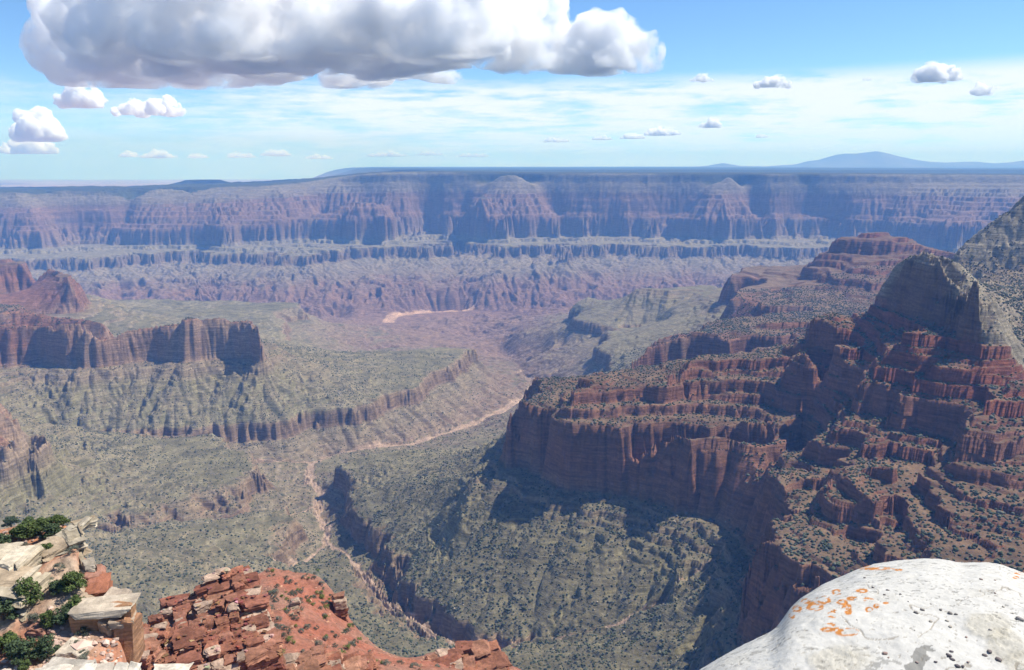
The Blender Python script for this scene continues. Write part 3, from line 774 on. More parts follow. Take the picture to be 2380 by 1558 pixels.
n3w = wn_.nodes.new('ShaderNodeTexNoise'); n3w.inputs['Scale'].default_value = 1.3; n3w.inputs['Detail'].default_value = 9; n3w.inputs['Roughness'].default_value = .63; wn_.links.new(cm3.outputs[0], n3w.inputs['Vector'])
top = wm('ADD', wm('MULTIPLY', az, .012), .100)
m1 = wmap(wm('SUBTRACT', top, el), -.006, .018)
cov = wm('ADD', wm('ADD', wm('MULTIPLY', nz, .22), wm('MULTIPLY', nz2, .2)), wm('MULTIPLY', n3w.outputs['Fac'], .58))
cov = wmap(wm('ADD', cov, wm('MULTIPLY', az, .05)), .39, .545)
fade = wmap(el, .005, .06, .55, 1)
leftcut = wmap(az, -.55, -.2, .35, 1)
fac = wm('MULTIPLY', wm('MULTIPLY', wm('MULTIPLY', cov, m1), fade), wm('MULTIPLY', leftcut, .9))
hl2 = wmap(el, .0, .11, .42, 0)
mixc = wn_.nodes.new('ShaderNodeMix'); mixc.data_type = 'RGBA'
wn_.links.new(wm('MAXIMUM', fac, 0), mixc.inputs[0]); 
hz2 = wn_.nodes.new('ShaderNodeMix'); hz2.data_type = 'RGBA'; wn_.links.new(hl2, hz2.inputs[0]); tint = wn_.nodes.new('ShaderNodeVectorMath'); tint.operation = 'MULTIPLY'; tint.inputs[1].default_value = (.72, .93, 1.12); wn_.links.new(sky.outputs[0], tint.inputs[0]); wn_.links.new(tint.outputs[0], hz2.inputs[6]); hz2.inputs[7].default_value = (3.9, 5.6, 7.9, 1)
wn_.links.new(hz2.outputs[2], mixc.inputs[6]); mixc.inputs[7].default_value = (6.8, 7.1, 7.7, 1)
wn_.links.new(mixc.outputs[2], bg.inputs[0])
print('far', time.time() - T0)
# ------------------------------------------------------------------ shrubs and loose rocks over the slopes
def sample(G, a, y):
    fi = np.interp(a, AX, np.arange(len(AX))); fj = np.interp(np.log(y), BY, np.arange(len(BY)))
    return bil(G, fi, fj)
M_leaf, nt, b = mat('shrub_leaves')
at = nd(nt, 'ShaderNodeVertexColor'); at.layer_name = 'Rock'
g_ = nd(nt, 'ShaderNodeNewGeometry'); n_ = nd(nt, 'ShaderNodeTexNoise'); n_.inputs['Scale'].default_value = 1.1; n_.inputs['Detail'].default_value = 4
m_ = nd(nt, 'ShaderNodeMapRange'); m_.inputs['From Min'].default_value = .3; m_.inputs['From Max'].default_value = .7; m_.inputs['To Min'].default_value = .55; m_.inputs['To Max'].default_value = 1.45
v_ = nd(nt, 'ShaderNodeVectorMath', operation='SCALE')
nt.links.new(g_.outputs['Position'], n_.inputs['Vector']); nt.links.new(n_.outputs['Fac'], m_.inputs['Value']); nt.links.new(at.outputs['Color'], v_.inputs[0]); nt.links.new(m_.outputs[0], v_.inputs['Scale']); nt.links.new(v_.outputs[0], b.inputs['Base Color'])
M_stone, nt, b = mat('loose_stone')
at = nd(nt, 'ShaderNodeVertexColor'); at.layer_name = 'Rock'; nt.links.new(at.outputs['Color'], b.inputs['Base Color'])
def blobs(name, P, R, cols, m, sub, jit, squash, smooth):
    v, f = ICO[sub]; n = len(P); r2 = np.random.default_rng(9)
    ang = r2.random(n) * 6.28; c, s = np.cos(ang), np.sin(ang)
    V = np.repeat(v[None], n, 0) * (1 + jit * (r2.random((n, len(v), 1)) * 2 - 1))
    sc_ = np.stack([R * r2.uniform(.75, 1.25, n), R * r2.uniform(.75, 1.25, n), R * squash * r2.uniform(.75, 1.25, n)], -1)
    V = V * sc_[:, None]
    V = np.stack([V[..., 0] * c[:, None] - V[..., 1] * s[:, None], V[..., 0] * s[:, None] + V[..., 1] * c[:, None], V[..., 2]], -1) + P[:, None]
    Fc = f[None] + (np.arange(n) * len(v))[:, None, None]
    cc = np.repeat(cols[:, None], len(v), 1) * r2.uniform(.8, 1.2, (n, len(v), 1))
    return tri_mesh(name, V.reshape(-1, 3), Fc.reshape(-1, 3), m, smooth, cc.reshape(-1, 3))
rs = np.random.default_rng(21)
def scatter(N, ylo, yhi):
    y = np.sqrt(rs.uniform(ylo ** 2, yhi ** 2, N)); a = rs.uniform(-.76, .76, N)
    # keep what is inside the picture, roughly
    z = sample(Zt, a, y); dep = y * CP - z * SP
    u = UC + F * a * y / dep; v = VC + F * (-(y * SP + z * CP)) / dep
    ok = (u > -60) & (u < 2450) & (v < 1640)
    return a[ok], y[ok], z[ok], u[ok], v[ok]
ISCREEK = None
a, y, z, u, v = scatter(330000, 900, 4600)
sl = sample(SL, a, y); h = sample(HS, a, y); so = sample(SOFT, a, y); x = a * y
lowz = h > HK[10]
dens = np.where(lowz, .46, .9)
apron = sstep(-650, -350, x) * sstep(3000, 2500, y)
dens = dens + np.where(lowz, .40 * apron, 0) + np.where(lowz, .12 * sstep(2400, 1700, y), 0)
dens = dens * (0.35 + 1.0 * np.clip(.5 + 1.1 * fbm(x / 90, y / 90, 3, .6, 81), 0, 1.3))
dens = np.where(lowz & (sl < .22), dens * .45, dens) * sstep(1.35, .85, sl)
dens = np.where(h > HK[13] + 30, dens * .55, dens) * np.interp(y, [3200, 4600], [1, .45])
rl = sample(RIL, a, y); dens = dens * (0.7 + 0.5 * np.clip(1 - rl, 0, 1))
ck = sample(CK, a, y); dens = dens * (ck < .2)
keep = rs.random(len(a)) < dens
a, y, z, x, h, so = a[keep], y[keep], z[keep], x[keep], h[keep], so[keep]
n = len(a); print('shrubs', n)
R_ = (rs.uniform(1.0, 2.6, n) + .9 * rs.random(n) ** 3) * np.where(h > HK[10], 1, 1.1) * (1 + .35 * (rs.random(n) < .15)) * np.interp(y, [2500, 4500], [1, 1.25])
mixv = rs.random(n)[:, None]
cols = lin((.035, .048, .028)) * (1 - mixv) + lin((.085, .095, .055)) * mixv
gl = (rs.random(n) < .22)[:, None]; cols = np.where(gl, lin((.12, .125, .09)), cols)
P_ = np.stack([x, y, z + R_ * .45], -1)
nearm = y < 2300
s1 = blobs('slope_shrubs', P_[~nearm], R_[~nearm], cols[~nearm], M_leaf, 1, .28, .75, True)
s2 = blobs('canyon_shrubs', P_[nearm], R_[nearm], cols[nearm], M_leaf, 2, .30, .8, True)
s1['kind'] = 'stuff'; s2['kind'] = 'stuff'
# rubble
a, y, z, u, v = scatter(90000, 900, 3600)
sl = sample(SL, a, y); h = sample(HS, a, y); x = a * y; so = sample(SOFT, a, y)
dens = .35 * sstep(.2, .45, sl) * sstep(1.6, 1.1, sl) * np.clip(.4 + 1.6 * fbm(x / 70, y / 70, 3, .6, 91), 0, 1.5) + .5 * so
keep = rs.random(len(a)) < dens
a, y, z, x, h, so = a[keep], y[keep], z[keep], x[keep], h[keep], so[keep]; n = len(a); print('rocks', n)
R_ = rs.lognormal(.0, .5, n).clip(.5, 4.5) * 1.0
cl = np.where((h > HK[10])[:, None], lin((.30, .25, .19)), lin((.27, .15, .10))) * (1 - so[:, None]) + lin((.46, .41, .33)) * so[:, None]
cl = cl * rs.uniform(.65, 1.25, (n, 1))
rk = blobs('slope_rubble', np.stack([x, y, z + R_ * .2], -1), R_, cl, M_stone, 1, .25, .7, False)
rk['kind'] = 'stuff'
print('veg', time.time() - T0)
# ------------------------------------------------------------------ near ground: red ridge and left ledge
def near_patch(name, lines, a0, a1, y0, y1, da, dfine, namp, colf, m, skirt=None):
    b0, b1 = math.log(y0), math.log(y1)
    G, d = solve(lambda z, x, y: z, lines, a0, a1, b0, b1, da)
    aa = np.arange(a0, a1, dfine); bb = np.arange(b0, b1, dfine * 1.3)
    A_, B_ = np.meshgrid(aa, bb, indexing='ij'); yy = np.exp(B_); xx = A_ * yy
    zz = bil(G, (A_ - a0) / d, (B_ - b0) / d)
    zz = zz + namp(xx, yy, zz)
    o = grid_mesh(name, xx, yy, zz, colf(xx, yy, zz)); o.data.materials.append(m); o['kind'] = 'structure'
    def ht(x, y): return bil(zz, (x / y - a0) / dfine, (np.log(y) - b0) / (dfine * 1.3))
    return o, ht
LN = []
def nY(*p): LN.append([py_(*q) for q in p])
def nR(*p): LN.append([pr(*q) for q in p])
nY((300,1500,330),(420,1480,335),(520,1450,345),(567,1345,400),(600,1318,415),(625,1304,420),(655,1315,420),(690,1312,422),(740,1322,420),(765,1345,415),(788,1390,405),(800,1440,395),(830,1470,390),(855,1500,385),(880,1512,382),(904,1536,378),(950,1541,378),(977,1532,382),(1021,1511,390),(1080,1494,395),(1109,1495,395),(1132,1514,390),(1156,1535,385),(1260,1570,380))
for off, dz in ((45, 50), (110, 150), (230, 360)):
    LN.append([(p[0] * (1 + off / 400), p[1] + off, p[2] - dz) for p in LN[0]])
nY((620,1340,400),(650,1400,360),(660,1480,320),(665,1560,285))
nY((720,1400,385),(760,1480,340),(800,1560,305))
nY((860,1540,345),(1000,1560,330),(1150,1580,330),(1300,1620,320))
nY((400,1600,245),(600,1600,255),(900,1680,250),(1200,1700,240))
nR((0,240,-190),(150,200,-170),(300,180,-160),(1300,180,-170))
nR((-300,500,-420),(0,430,-330),(200,400,-290))
def namp(x, y, z):
    r = 4.0 * fbm(x / 45, y / 45, 3, .5, 201) + 1.6 * fbm(x / 11, y / 11, 3, .55, 207) + .5 * fbm(x / 3, y / 3, 3, .6, 211)
    t = z + r; p = (t + .12 * x) / 4.2 + fbm(x / 40, y / 40, 2, .5, 215) * .8; q = np.floor(p)
    return r + (q + sstep(.35, .65, p - q) - p) * 4.2 * .6 * np.clip(.4 + 1.5 * fbm(x / 30, y / 30, 2, .5, 219), 0, 1)
def rcol(x, y, z):
    a = fbm(x / 25, y / 25, 4, .6, 221)[..., None]; c = fbm(x / 2.5, y / 2.5, 3, .6, 225)[..., None]; k = np.clip(.5 + a * 1.4, 0, 1)
    C_ = lin((.28, .10, .06)) * (1 - k) + lin((.24, .125, .085)) * k
    return C_ * (1 + .3 * c)
M_dirt, nt, b = mat('red_earth')
at = nd(nt, 'ShaderNodeVertexColor'); at.layer_name = 'Rock'
g_ = nd(nt, 'ShaderNodeNewGeometry')
def rocktex(nt, b, at, g_, s1, s2, lo=.7, hi=1.3, bump=.35, band=None):
    n1_ = nd(nt, 'ShaderNodeTexNoise'); n1_.inputs['Scale'].default_value = s1; n1_.inputs['Detail'].default_value = 7; n1_.inputs['Roughness'].default_value = .68
    nt.links.new(g_.outputs['Position'], n1_.inputs['Vector'])
    r_ = nd(nt, 'ShaderNodeMapRange'); r_.inputs['From Min'].default_value = .32; r_.inputs['From Max'].default_value = .68; r_.inputs['To Min'].default_value = lo; r_.inputs['To Max'].default_value = hi
    nt.links.new(n1_.outputs['Fac'], r_.inputs['Value']); val = r_.outputs[0]
    hgt = n1_.outputs['Fac']
    if band:
        mp_ = nd(nt, 'ShaderNodeMapping'); mp_.inputs['Scale'].default_value = (band * .08, band * .08, band); nt.links.new(g_.outputs['Position'], mp_.inputs['Vector'])
        n3_ = nd(nt, 'ShaderNodeTexNoise'); n3_.inputs['Scale'].default_value = 1; n3_.inputs['Detail'].default_value = 6; n3_.inputs['Roughness'].default_value = .65
        nt.links.new(mp_.outputs[0], n3_.inputs['Vector'])
        r3 = nd(nt, 'ShaderNodeMapRange'); r3.inputs['From Min'].default_value = .35; r3.inputs['From Max'].default_value = .6; r3.inputs['To Min'].default_value = .62; r3.inputs['To Max'].default_value = 1.15
        nt.links.new(n3_.outputs['Fac'], r3.inputs['Value'])
        q = nd(nt, 'ShaderNodeMath', operation='MULTIPLY'); nt.links.new(val, q.inputs[0]); nt.links.new(r3.outputs[0], q.inputs[1]); val = q.outputs[0]
        q2 = nd(nt, 'ShaderNodeMath', operation='ADD'); nt.links.new(hgt, q2.inputs[0]); nt.links.new(n3_.outputs['Fac'], q2.inputs[1]); hgt = q2.outputs[0]
    v_ = nd(nt, 'ShaderNodeVectorMath', operation='SCALE'); nt.links.new(at.outputs['Color'], v_.inputs[0]); nt.links.new(val, v_.inputs['Scale']); nt.links.new(v_.outputs[0], b.inputs['Base Color'])
    bp_ = nd(nt, 'ShaderNodeBump'); bp_.inputs['Strength'].default_value = .8; bp_.inputs['Distance'].default_value = bump
    nt.links.new(hgt, bp_.inputs['Height']); nt.links.new(bp_.outputs[0], b.inputs['Normal'])
rocktex(nt, b, at, g_, .55, 3, bump=.5)
red_slope, HTR = near_patch('red_slope', LN, -.92, .18, 150, 640, .006, .0016, namp, rcol, M_dirt)

LN2 = LN.copy(); LN = []
nY((-120,1222,152),(0,1218,150),(60,1213,150),(110,1209,149),(166,1208,147))
LN.append([(p[0], p[1] + 6, p[2] - 14) for p in LN[0]]); LN.append([(p[0], p[1] + 30, p[2] - 150) for p in LN[0]]); LN.append([(p[0], p[1] + 90, p[2] - 300) for p in LN[0]])
nY((166,1208,147),(182,1235,142),(190,1262,138),(186,1300,132),(186,1330,130),(214,1345,130),(232,1370,128),(240,1395,125),(243,1425,122),(262,1445,120),(282,1475,118),(292,1500,115),(298,1530,113),(300,1562,110),(330,1640,100))
LN.append([(p[0] + 2.2, p[1] + 1, p[2] - 45) for p in LN[-1]]); LN.append([(p[0] + 9, p[1] + 5, p[2] - 170) for p in LN[-2]]); LN.append([(p[0] + 24, p[1] + 10, p[2] - 260) for p in LN[-3]])
nY((-100,1290,138),(0,1290,138),(80,1280,139),(140,1265,140))
nY((-100,1330,131),(40,1335,130),(100,1330,130),(160,1320,131))
nY((-100,1400,124),(60,1400,123),(140,1400,122),(220,1410,122))
nY((-100,1470,118),(60,1470,117),(130,1480,116),(180,1500,114))
nY((-100,1560,108),(60,1560,108),(160,1560,108),(250,1570,107))
nY((-100,1640,98),(100,1660,96),(300,1700,93))
def namp2(x, y, z):
    return .9 * fbm(x / 12, y / 12, 3, .5, 301) + .5 * fbm(x / 3, y / 3, 3, .6, 305) + .18 * fbm(x / .9, y / .9, 2, .6, 307)
def lcol(x, y, z):
    a = np.clip(.5 + 1.5 * fbm(x / 9, y / 9, 4, .6, 311), 0, 1)[..., None]; c = fbm(x / 1.5, y / 1.5, 3, .6, 315)[..., None]
    top = sstep(138, 143, y)[..., None]
    C_ = lin((.40, .30, .21)) * (1 - a) + lin((.37, .17, .10)) * a
    C_ = C_ * (1 - top * .75) + lin((.50, .22, .11)) * top * .75
    return C_ * (1 + .3 * c)
ledge_ground, HTL = near_patch('ledge_ground', LN, -.98, -.40, 88, 260, .004, .0016, namp2, lcol, M_dirt)

# ------------------------------------------------------------------ bedded rock
bmc = bmesh.new(); bmesh.ops.create_cube(bmc, size=2.0)
bmesh.ops.bevel(bmc, geom=bmc.edges[:] , offset=.16, segments=2, affect='EDGES', profile=.6)
bmesh.ops.triangulate(bmc, faces=bmc.faces[:])
bmesh.ops.subdivide_edges(bmc, edges=[e for e in bmc.edges if e.calc_length() > .9], cuts=3, use_grid_fill=True)
bmesh.ops.triangulate(bmc, faces=bmc.faces[:])
BV = np.array([q.co[:] for q in bmc.verts]); BF = np.array([[q.index for q in p.verts] for p in bmc.faces]); bmc.free()
print('block', len(BV), len(BF))
class Rock:
    def __init__(s): s.V = []; s.F = []; s.C = []; s.n = 0
    def block(s, c, size, rot, col, r, tilt=(0, 0), rough=.10, taper=0.0):
        v = BV.copy(); v *= 1 + 0 * v
        # uneven corners: random shear of the plan outline
        k = r.uniform(-.22, .22, 6)
        v[:, 0] *= 1 + k[0] * v[:, 1] + k[1] * v[:, 2]; v[:, 1] *= 1 + k[2] * v[:, 0] + k[3] * v[:, 2]; v[:, 2] *= 1 + .5 * k[4] * v[:, 0] + .5 * k[5] * v[:, 1]
        if taper: v[:, :2] *= (1 - taper * v[:, 2:3])
        p = v * np.array(size) / 2
        sd_ = r.uniform(0, 400); w_ = max(.35, min(size) * .45)
        d = fbm((p[:, 0] + p[:, 2] * 1.7) / w_ + sd_, (p[:, 1] - p[:, 2] * 1.3) / w_ + sd_, 3, .6, 1)
        d2 = fbm((p[:, 0] - p[:, 2] * 2.1) / (w_ * .28) + sd_, (p[:, 1] + p[:, 2] * 1.9) / (w_ * .28) + sd_, 3, .65, 5)
        p = p * (1 + rough * 2.6 * d[:, None] + rough * 1.3 * d2[:, None])
        # tilt then rotate
        p[:, 2] += p[:, 0] * tilt[0] + p[:, 1] * tilt[1]
        cs, sn = math.cos(rot), math.sin(rot)
        p = np.stack([p[:, 0] * cs - p[:, 1] * sn, p[:, 0] * sn + p[:, 1] * cs, p[:, 2]], -1) + np.array(c)
        s.V.append(p); s.F.append(BF + s.n); s.n += len(p)
        cc = np.array(col) * r.uniform(.85, 1.15); tint = 1 + .12 * d[:, None]
        s.C.append(np.clip(cc[None] * tint, .02, .8))
    def make(s, name, m, label, cat, group=None):
        o = tri_mesh(name, np.concatenate(s.V), np.concatenate(s.F), m, False, np.concatenate(s.C))
        me = o.data; me.polygons.foreach_set('use_smooth', np.zeros(len(me.polygons), bool))
        if label: o['label'] = label; o['category'] = cat
        if group: o['group'] = group
        return o
M_red, nt, b = mat('red_sandstone'); at = nd(nt, 'ShaderNodeVertexColor'); at.layer_name = 'Rock'; g_ = nd(nt, 'ShaderNodeNewGeometry'); rocktex(nt, b, at, g_, .5, 3, .6, 1.35, .35, band=.9)
M_buff, nt, b = mat('buff_limestone'); at = nd(nt, 'ShaderNodeVertexColor'); at.layer_name = 'Rock'; g_ = nd(nt, 'ShaderNodeNewGeometry'); rocktex(nt, b, at, g_, .8, 3, .7, 1.25, .25, band=1.6)
REDC = [(.27, .105, .06), (.29, .125, .075), (.22, .085, .055), (.33, .17, .105), (.26, .12, .07)]
PALE = (.40, .28, .20)
def crag(name, label, pts, seedv, cell=5.0, bed=2.1, depth=14, rotj=.35, tilt=(.10, .05), colset=REDC, m=None, jit=.25, capp=.25, lean=0.0):
    """columns of stacked beds under an uneven envelope; pts are (u, v, y) of the envelope"""
    r = np.random.default_rng(seedv); rk_ = Rock()
    E = np.array([py_(p[0], p[1], p[2] * (.965 if p[1] > 1475 else 1)) for p in pts]); x0, y0 = E[:, 0].min(), E[:, 1].min(); x1, y1 = E[:, 0].max(), E[:, 1].max()
    cs, sn = math.cos(rotj), math.sin(rotj)
    U = (E[:, 0] * cs + E[:, 1] * sn); W = (-E[:, 0] * sn + E[:, 1] * cs)
    lev = np.cumsum(np.concatenate([[-E[:, 2].max() - 60], r.choice([.45, .7, 1.0, 1.5, 2.2], 400, p=[.2, .25, .25, .2, .1]) * bed * .75])); binset = r.uniform(.84, 1.08, 37); bcol = r.integers(0, len(colset), 41)
    gu = np.arange(U.min(), U.max(), cell); gw = np.arange(W.min(), W.max(), cell * .85)
    for iu, a_ in enumerate(gu):
        for b_ in gw + (iu % 2) * cell * .4:
            a2 = a_ + r.uniform(-.2, .2) * cell; b2 = b_ + r.uniform(-.2, .2) * cell
            px, py = a2 * cs - b2 * sn, a2 * sn + b2 * cs
            d2 = (E[:, 0] - px) ** 2 + (E[:, 1] - py) ** 2
            if d2.min() > (cell * 2.0) ** 2: continue
            w = 1 / (d2 + 4) ** 1.6; zt = (E[:, 2] * w).sum() / w.sum()
            zt += r.uniform(-.9, .9) * bed
            big_ = 1.5 if r.random() < .2 else 1.0
            if r.random() < .06: continue
            tl = px * tilt[0] + py * tilt[1]                      # the beds dip together
            k = int(np.searchsorted(lev, -(zt - tl)))
            ci = r.integers(len(colset)); rj = rotj + r.uniform(-.18, .18); first = True
            sx, sy = cell * r.uniform(.8, 1.35) * big_, cell * r.uniform(.8, 1.25) * big_
            while k < len(lev) - 1 and -lev[k] + tl > zt - depth:
                zt_, zb_ = -lev[k] + tl, -lev[k + 1] + tl; h = zt_ - zb_
                sh = binset[k % len(binset)] * r.uniform(.93, 1.05)
                col = PALE if (first and r.random() < capp) else tuple(.6 * q + .4 * w_ for q, w_ in zip(colset[bcol[k % len(bcol)]], colset[ci]))
                rk_.block((px + r.uniform(-.2, .2), py + r.uniform(-.2, .2), (zt_ + zb_) / 2), (sx * sh, sy * sh, h * 1.05), rj + r.uniform(-.06, .06), col, r, (tilt[0], tilt[1]), .10)
                if first:
                    for q_ in range(int(r.integers(0, 4))):
                        ss = r.uniform(.4, 1.3) * bed * .5
                        rk_.block((px + r.uniform(-.5, .5) * sx, py + r.uniform(-.5, .5) * sy, zt_ + ss * .25), (ss * r.uniform(.8, 1.8), ss, ss * r.uniform(.5, .9)), r.uniform(0, 3), tuple(q * r.uniform(.8, 1.3) for q in col), r, (0, 0), .12)
                k += 1; first = False
    return rk_.make(name, m or M_red, label, 'rock outcrop')
crag('red_crag', 'large blocky red sandstone crag in front of the red slope at the lower left',
     [(537,1333,285),(564,1336,283),(505,1338,284),(484,1345,282),(462,1362,280),(445,1388,278),(566,1360,276),(540,1372,272),(585,1390,268),(520,1392,268),(500,1415,262),(470,1420,264),(600,1412,264),(560,1430,258),(620,1438,260),(625,1462,256),(590,1470,252),(540,1470,252),(490,1450,256),(440,1435,262),(424,1412,272),(420,1445,262),(400,1462,258),(380,1462,258),(450,1485,250),(500,1500,246),(550,1500,246),(585,1490,248),(520,1525,241),(470,1530,240),(430,1510,245),(390,1500,248),(430,1550,236),(470,1562,233),(360,1480,252),(340,1500,248),(380,1540,239),(330,1540,240),(400,1580,231),(350,1590,229)], 41, cell=4.4, bed=2.0, depth=20, rotj=.45, tilt=(.07, .03))
crag('red_block_pile', 'low pile of broken red blocks between the orange cliff block and the large red crag',
     [(296,1448,245),(320,1446,246),(334,1450,246),(310,1470,240),(345,1462,246),(300,1500,233),(330,1500,236),(310,1540,227),(340,1560,224),(320,1590,220)], 43, cell=3.6, bed=1.5, depth=12, rotj=.2, tilt=(.05, .03), capp=.15)
crag('red_ledge', 'small curved red ledge halfway down the red slope right of the large crag',
     [(668,1412,352),(680,1402,354),(692,1392,356),(700,1388,357),(704,1400,354),(706,1418,350)], 45, cell=4.0, bed=1.4, depth=9, rotj=.5, tilt=(.1, .0), capp=.6)
crag('red_cliff_stub', 'small red cliff at the right edge of the red slope above the shrubby green slope',
     [(783,1352,402),(787,1368,400),(788,1385,398),(786,1400,395)], 46, cell=4.5, bed=2.4, depth=18, rotj=.3, tilt=(.05, .0), capp=.3)
crag('layered_red_outcrop', 'thin-bedded dark red outcrop at the bottom edge just left of the picture centre',
     [(1000,1528,372),(1040,1512,375),(1080,1502,377),(1110,1502,377),(1130,1518,374),(1150,1534,370),(1155,1552,364),(1120,1545,364),(1080,1535,366),(1040,1545,362),(1090,1565,355),(1150,1575,354),(1010,1560,358)], 47, cell=6.5, bed=1.2, depth=16, rotj=.15, tilt=(.10, .12), capp=.06)
crag('low_red_ledges', 'stepped red ledges low on the red slope at the bottom edge, under the large crag',
     [(690,1545,300),(730,1540,303),(770,1535,306),(810,1530,312),(845,1525,320),(870,1522,324),(760,1565,296),(820,1558,302),(870,1545,314),(640,1560,284),(700,1580,284)], 48, cell=6.0, bed=1.3, depth=9, rotj=.3, tilt=(.14, .05), capp=.1)
# left ledge: cap bed, layered walls, orange block
BUFF = [(0.400,0.336,0.240), (0.368,0.304,0.208), (0.432,0.368,0.272), (0.344,0.264,0.176)]
PINK = [(0.352,0.176,0.120), (0.336,0.216,0.160), (0.304,0.128,0.080), (0.376,0.264,0.200)]
def slabs(name, label, items, seedv, m=None, n_=None):
    """items: (u0,v0,u1,v1,y,height,depth,colours,beds): a wall of beds from one picture point to another"""
    r = np.random.default_rng(seedv); rk_ = Rock()
    for (u0, v0, u1, v1, ya, yb, hh, dp, cset, beds, seg) in items:
        p = np.array(py_(u0, v0, ya)); q = np.array(py_(u1, v1, yb)); L_ = np.linalg.norm(q[:2] - p[:2]); rot = math.atan2(q[1] - p[1], q[0] - p[0]); nrm = np.array([math.sin(rot), -math.cos(rot)])
        slope = float(np.clip((q[2] - p[2]) / max(L_, .1), -.14, .14))
        zt = 0
        for k in range(beds):
            h = hh / beds * r.uniform(.7, 1.3); out = r.uniform(-.45, .45) * hh / beds * 1.2
            t = 0.0
            while t < 1:
                w = seg * r.uniform(.6, 1.5) / max(L_, .1); w = min(w, 1.05 - t)
                c = p + (q - p) * (t + w / 2)
                o_ = out + r.uniform(-.2, .2)
                rk_.block((c[0] + nrm[0] * (o_ - dp / 2), c[1] + nrm[1] * (o_ - dp / 2), c[2] - zt - h / 2), (w * L_ * 1.04, dp, h * 1.03), rot + r.uniform(-.04, .04), cset[r.integers(len(cset))], r, (slope, .03), .045)
                t += w
            zt += h
    return rk_.make(name, m or M_buff, label, 'rock outcrop')
slabs('ledge_cap_rock', 'thick pale buff cap rock overhanging a dark hollow on the left ledge', [
    (98,1296,193,1252,133,138,3.2,6,BUFF,5,6),(126,1276,190,1240,136,139,1.5,5,BUFF,4,1.8),(150,1256,187,1230,138.5,141,1.2,4,BUFF,4,1.3),(168,1226,184,1222,142,142,1.3,4,BUFF,3,1.5),(40,1292,110,1302,134,133,1.8,4,BUFF,4,1.8),
    (165,1212,172,1225,146,144,1.4,4,BUFF,3,1.5)], 51)
slabs('hollow_wall', 'pink and buff rock wall in the shadow beneath the overhanging cap rock', [
    (20,1330,150,1318,136.5,137,3.5,6,PINK,2,12),(118,1350,194,1300,131,134.5,2.2,6,BUFF,3,6),(30,1352,120,1362,130,129,3.4,6,PINK,3,7)], 52)
slabs('grey_ledge_step', 'grey-buff layered block at the left edge below the overhanging cap rock', [
    (-60,1305,38,1312,127,127,5.2,7,BUFF,6,4),(-60,1372,52,1385,120,120,4.6,7,BUFF,6,5),(-40,1352,40,1360,122,122,2.4,6,BUFF,3,6)], 53)
slabs('lower_bedded_wall', 'thin tilted pale beds crossing the middle of the left ledge', [
    (95,1388,192,1330,124,131,1.8,5,BUFF + PINK[:1],3,4),(100,1408,200,1352,122,129,1.4,5,PINK,2,5),(150,1345,196,1322,130,133,2.0,5,BUFF,4,1.8)], 54)
slabs('red_spur', 'red bedded knob with a pale flat top on the right side of the left ledge', [
    (196,1318,222,1314,131,132,2.0,4,[(0.400,0.336,0.256)],3,2.2),(192,1340,234,1342,129,130,2.6,5,PINK[2:3] + PINK[:1],3,4),(200,1360,240,1356,127,128,1.3,5,PINK[2:3],2,3),(198,1378,244,1368,125,126,3.4,6,[(0.336,0.136,0.072),(0.304,0.120,0.068)],2,5)], 55)
slabs('pale_shoulder', 'pale rounded blocks just above the large orange rock face', [
    (222,1402,268,1410,121.5,121.5,2.8,5,[(0.440,0.352,0.264),(0.400,0.288,0.208)],2,4),(246,1430,275,1440,119,118,5.0,4,[(0.400,0.272,0.176),(0.368,0.208,0.120)],1,4)], 56)
slabs('broken_base_rocks', 'pale broken boulders along the bottom of the left ledge', [
    (118,1478,180,1506,115.5,113.5,2.4,4,[(0.416,0.336,0.248),(0.384,0.264,0.192)],3,2.6),(95,1565,190,1566,105,105,1.2,4,[(0.496,0.440,0.360)],1,5),(60,1590,300,1572,101,104,1.8,4,[(0.480,0.432,0.352),(0.448,0.384,0.304)],3,1.7),(80,1440,128,1448,118,118,1.6,4,PINK,2,3),(60,1462,130,1470,116,116,1.4,5,PINK,2,3.5),(130,1520,185,1525,110.5,110.5,2.6,4,[(0.448,0.376,0.288)],2,3)], 57)
# big orange rock face
r = np.random.default_rng(58); rk_ = Rock()
c = np.array(py_(235, 1478, 117.5))
rk_.block(c + (0, 2.2, 0), (8.6, 5.2, 9.2), .12, (0.400,0.216,0.112), r, (0, 0), .03, .04)
rk_.block(c + (.1, 2.1, 4.3), (8.9, 5.6, 1.1), .12, (0.448,0.368,0.272), r, (0.02, 0), .03)
c2 = np.array(py_(283, 1500, 116.5)); rk_.block(c2 + (0, 2.2, -.4), (3.4, 4.6, 8.6), .2, (0.368,0.192,0.104), r, (0, 0), .05, .08)
rk_.block(c2 + (-.3, 2.2, 3.6), (3.2, 4.2, 1.2), .2, (0.440,0.336,0.240), r, (-.1, 0), .05)
rk_.make('orange_rock_face', M_buff, 'tall smooth orange and buff block with a flat pale top at the lower left', 'rock outcrop')
r = np.random.default_rng(59); rk_ = Rock()
for (u, v, y, s) in ((400,1566,200,(9,6,3)),):
    rk_.block(np.array(py_(u, v, y)), s, .2, (0.480,0.424,0.336), r, (0, 0), .08)
rk_.make('pale_bottom_rock', M_buff, 'pale cream rock top just showing at the bottom edge below the red crag', 'rock outcrop')
print('rocks', time.time() - T0)

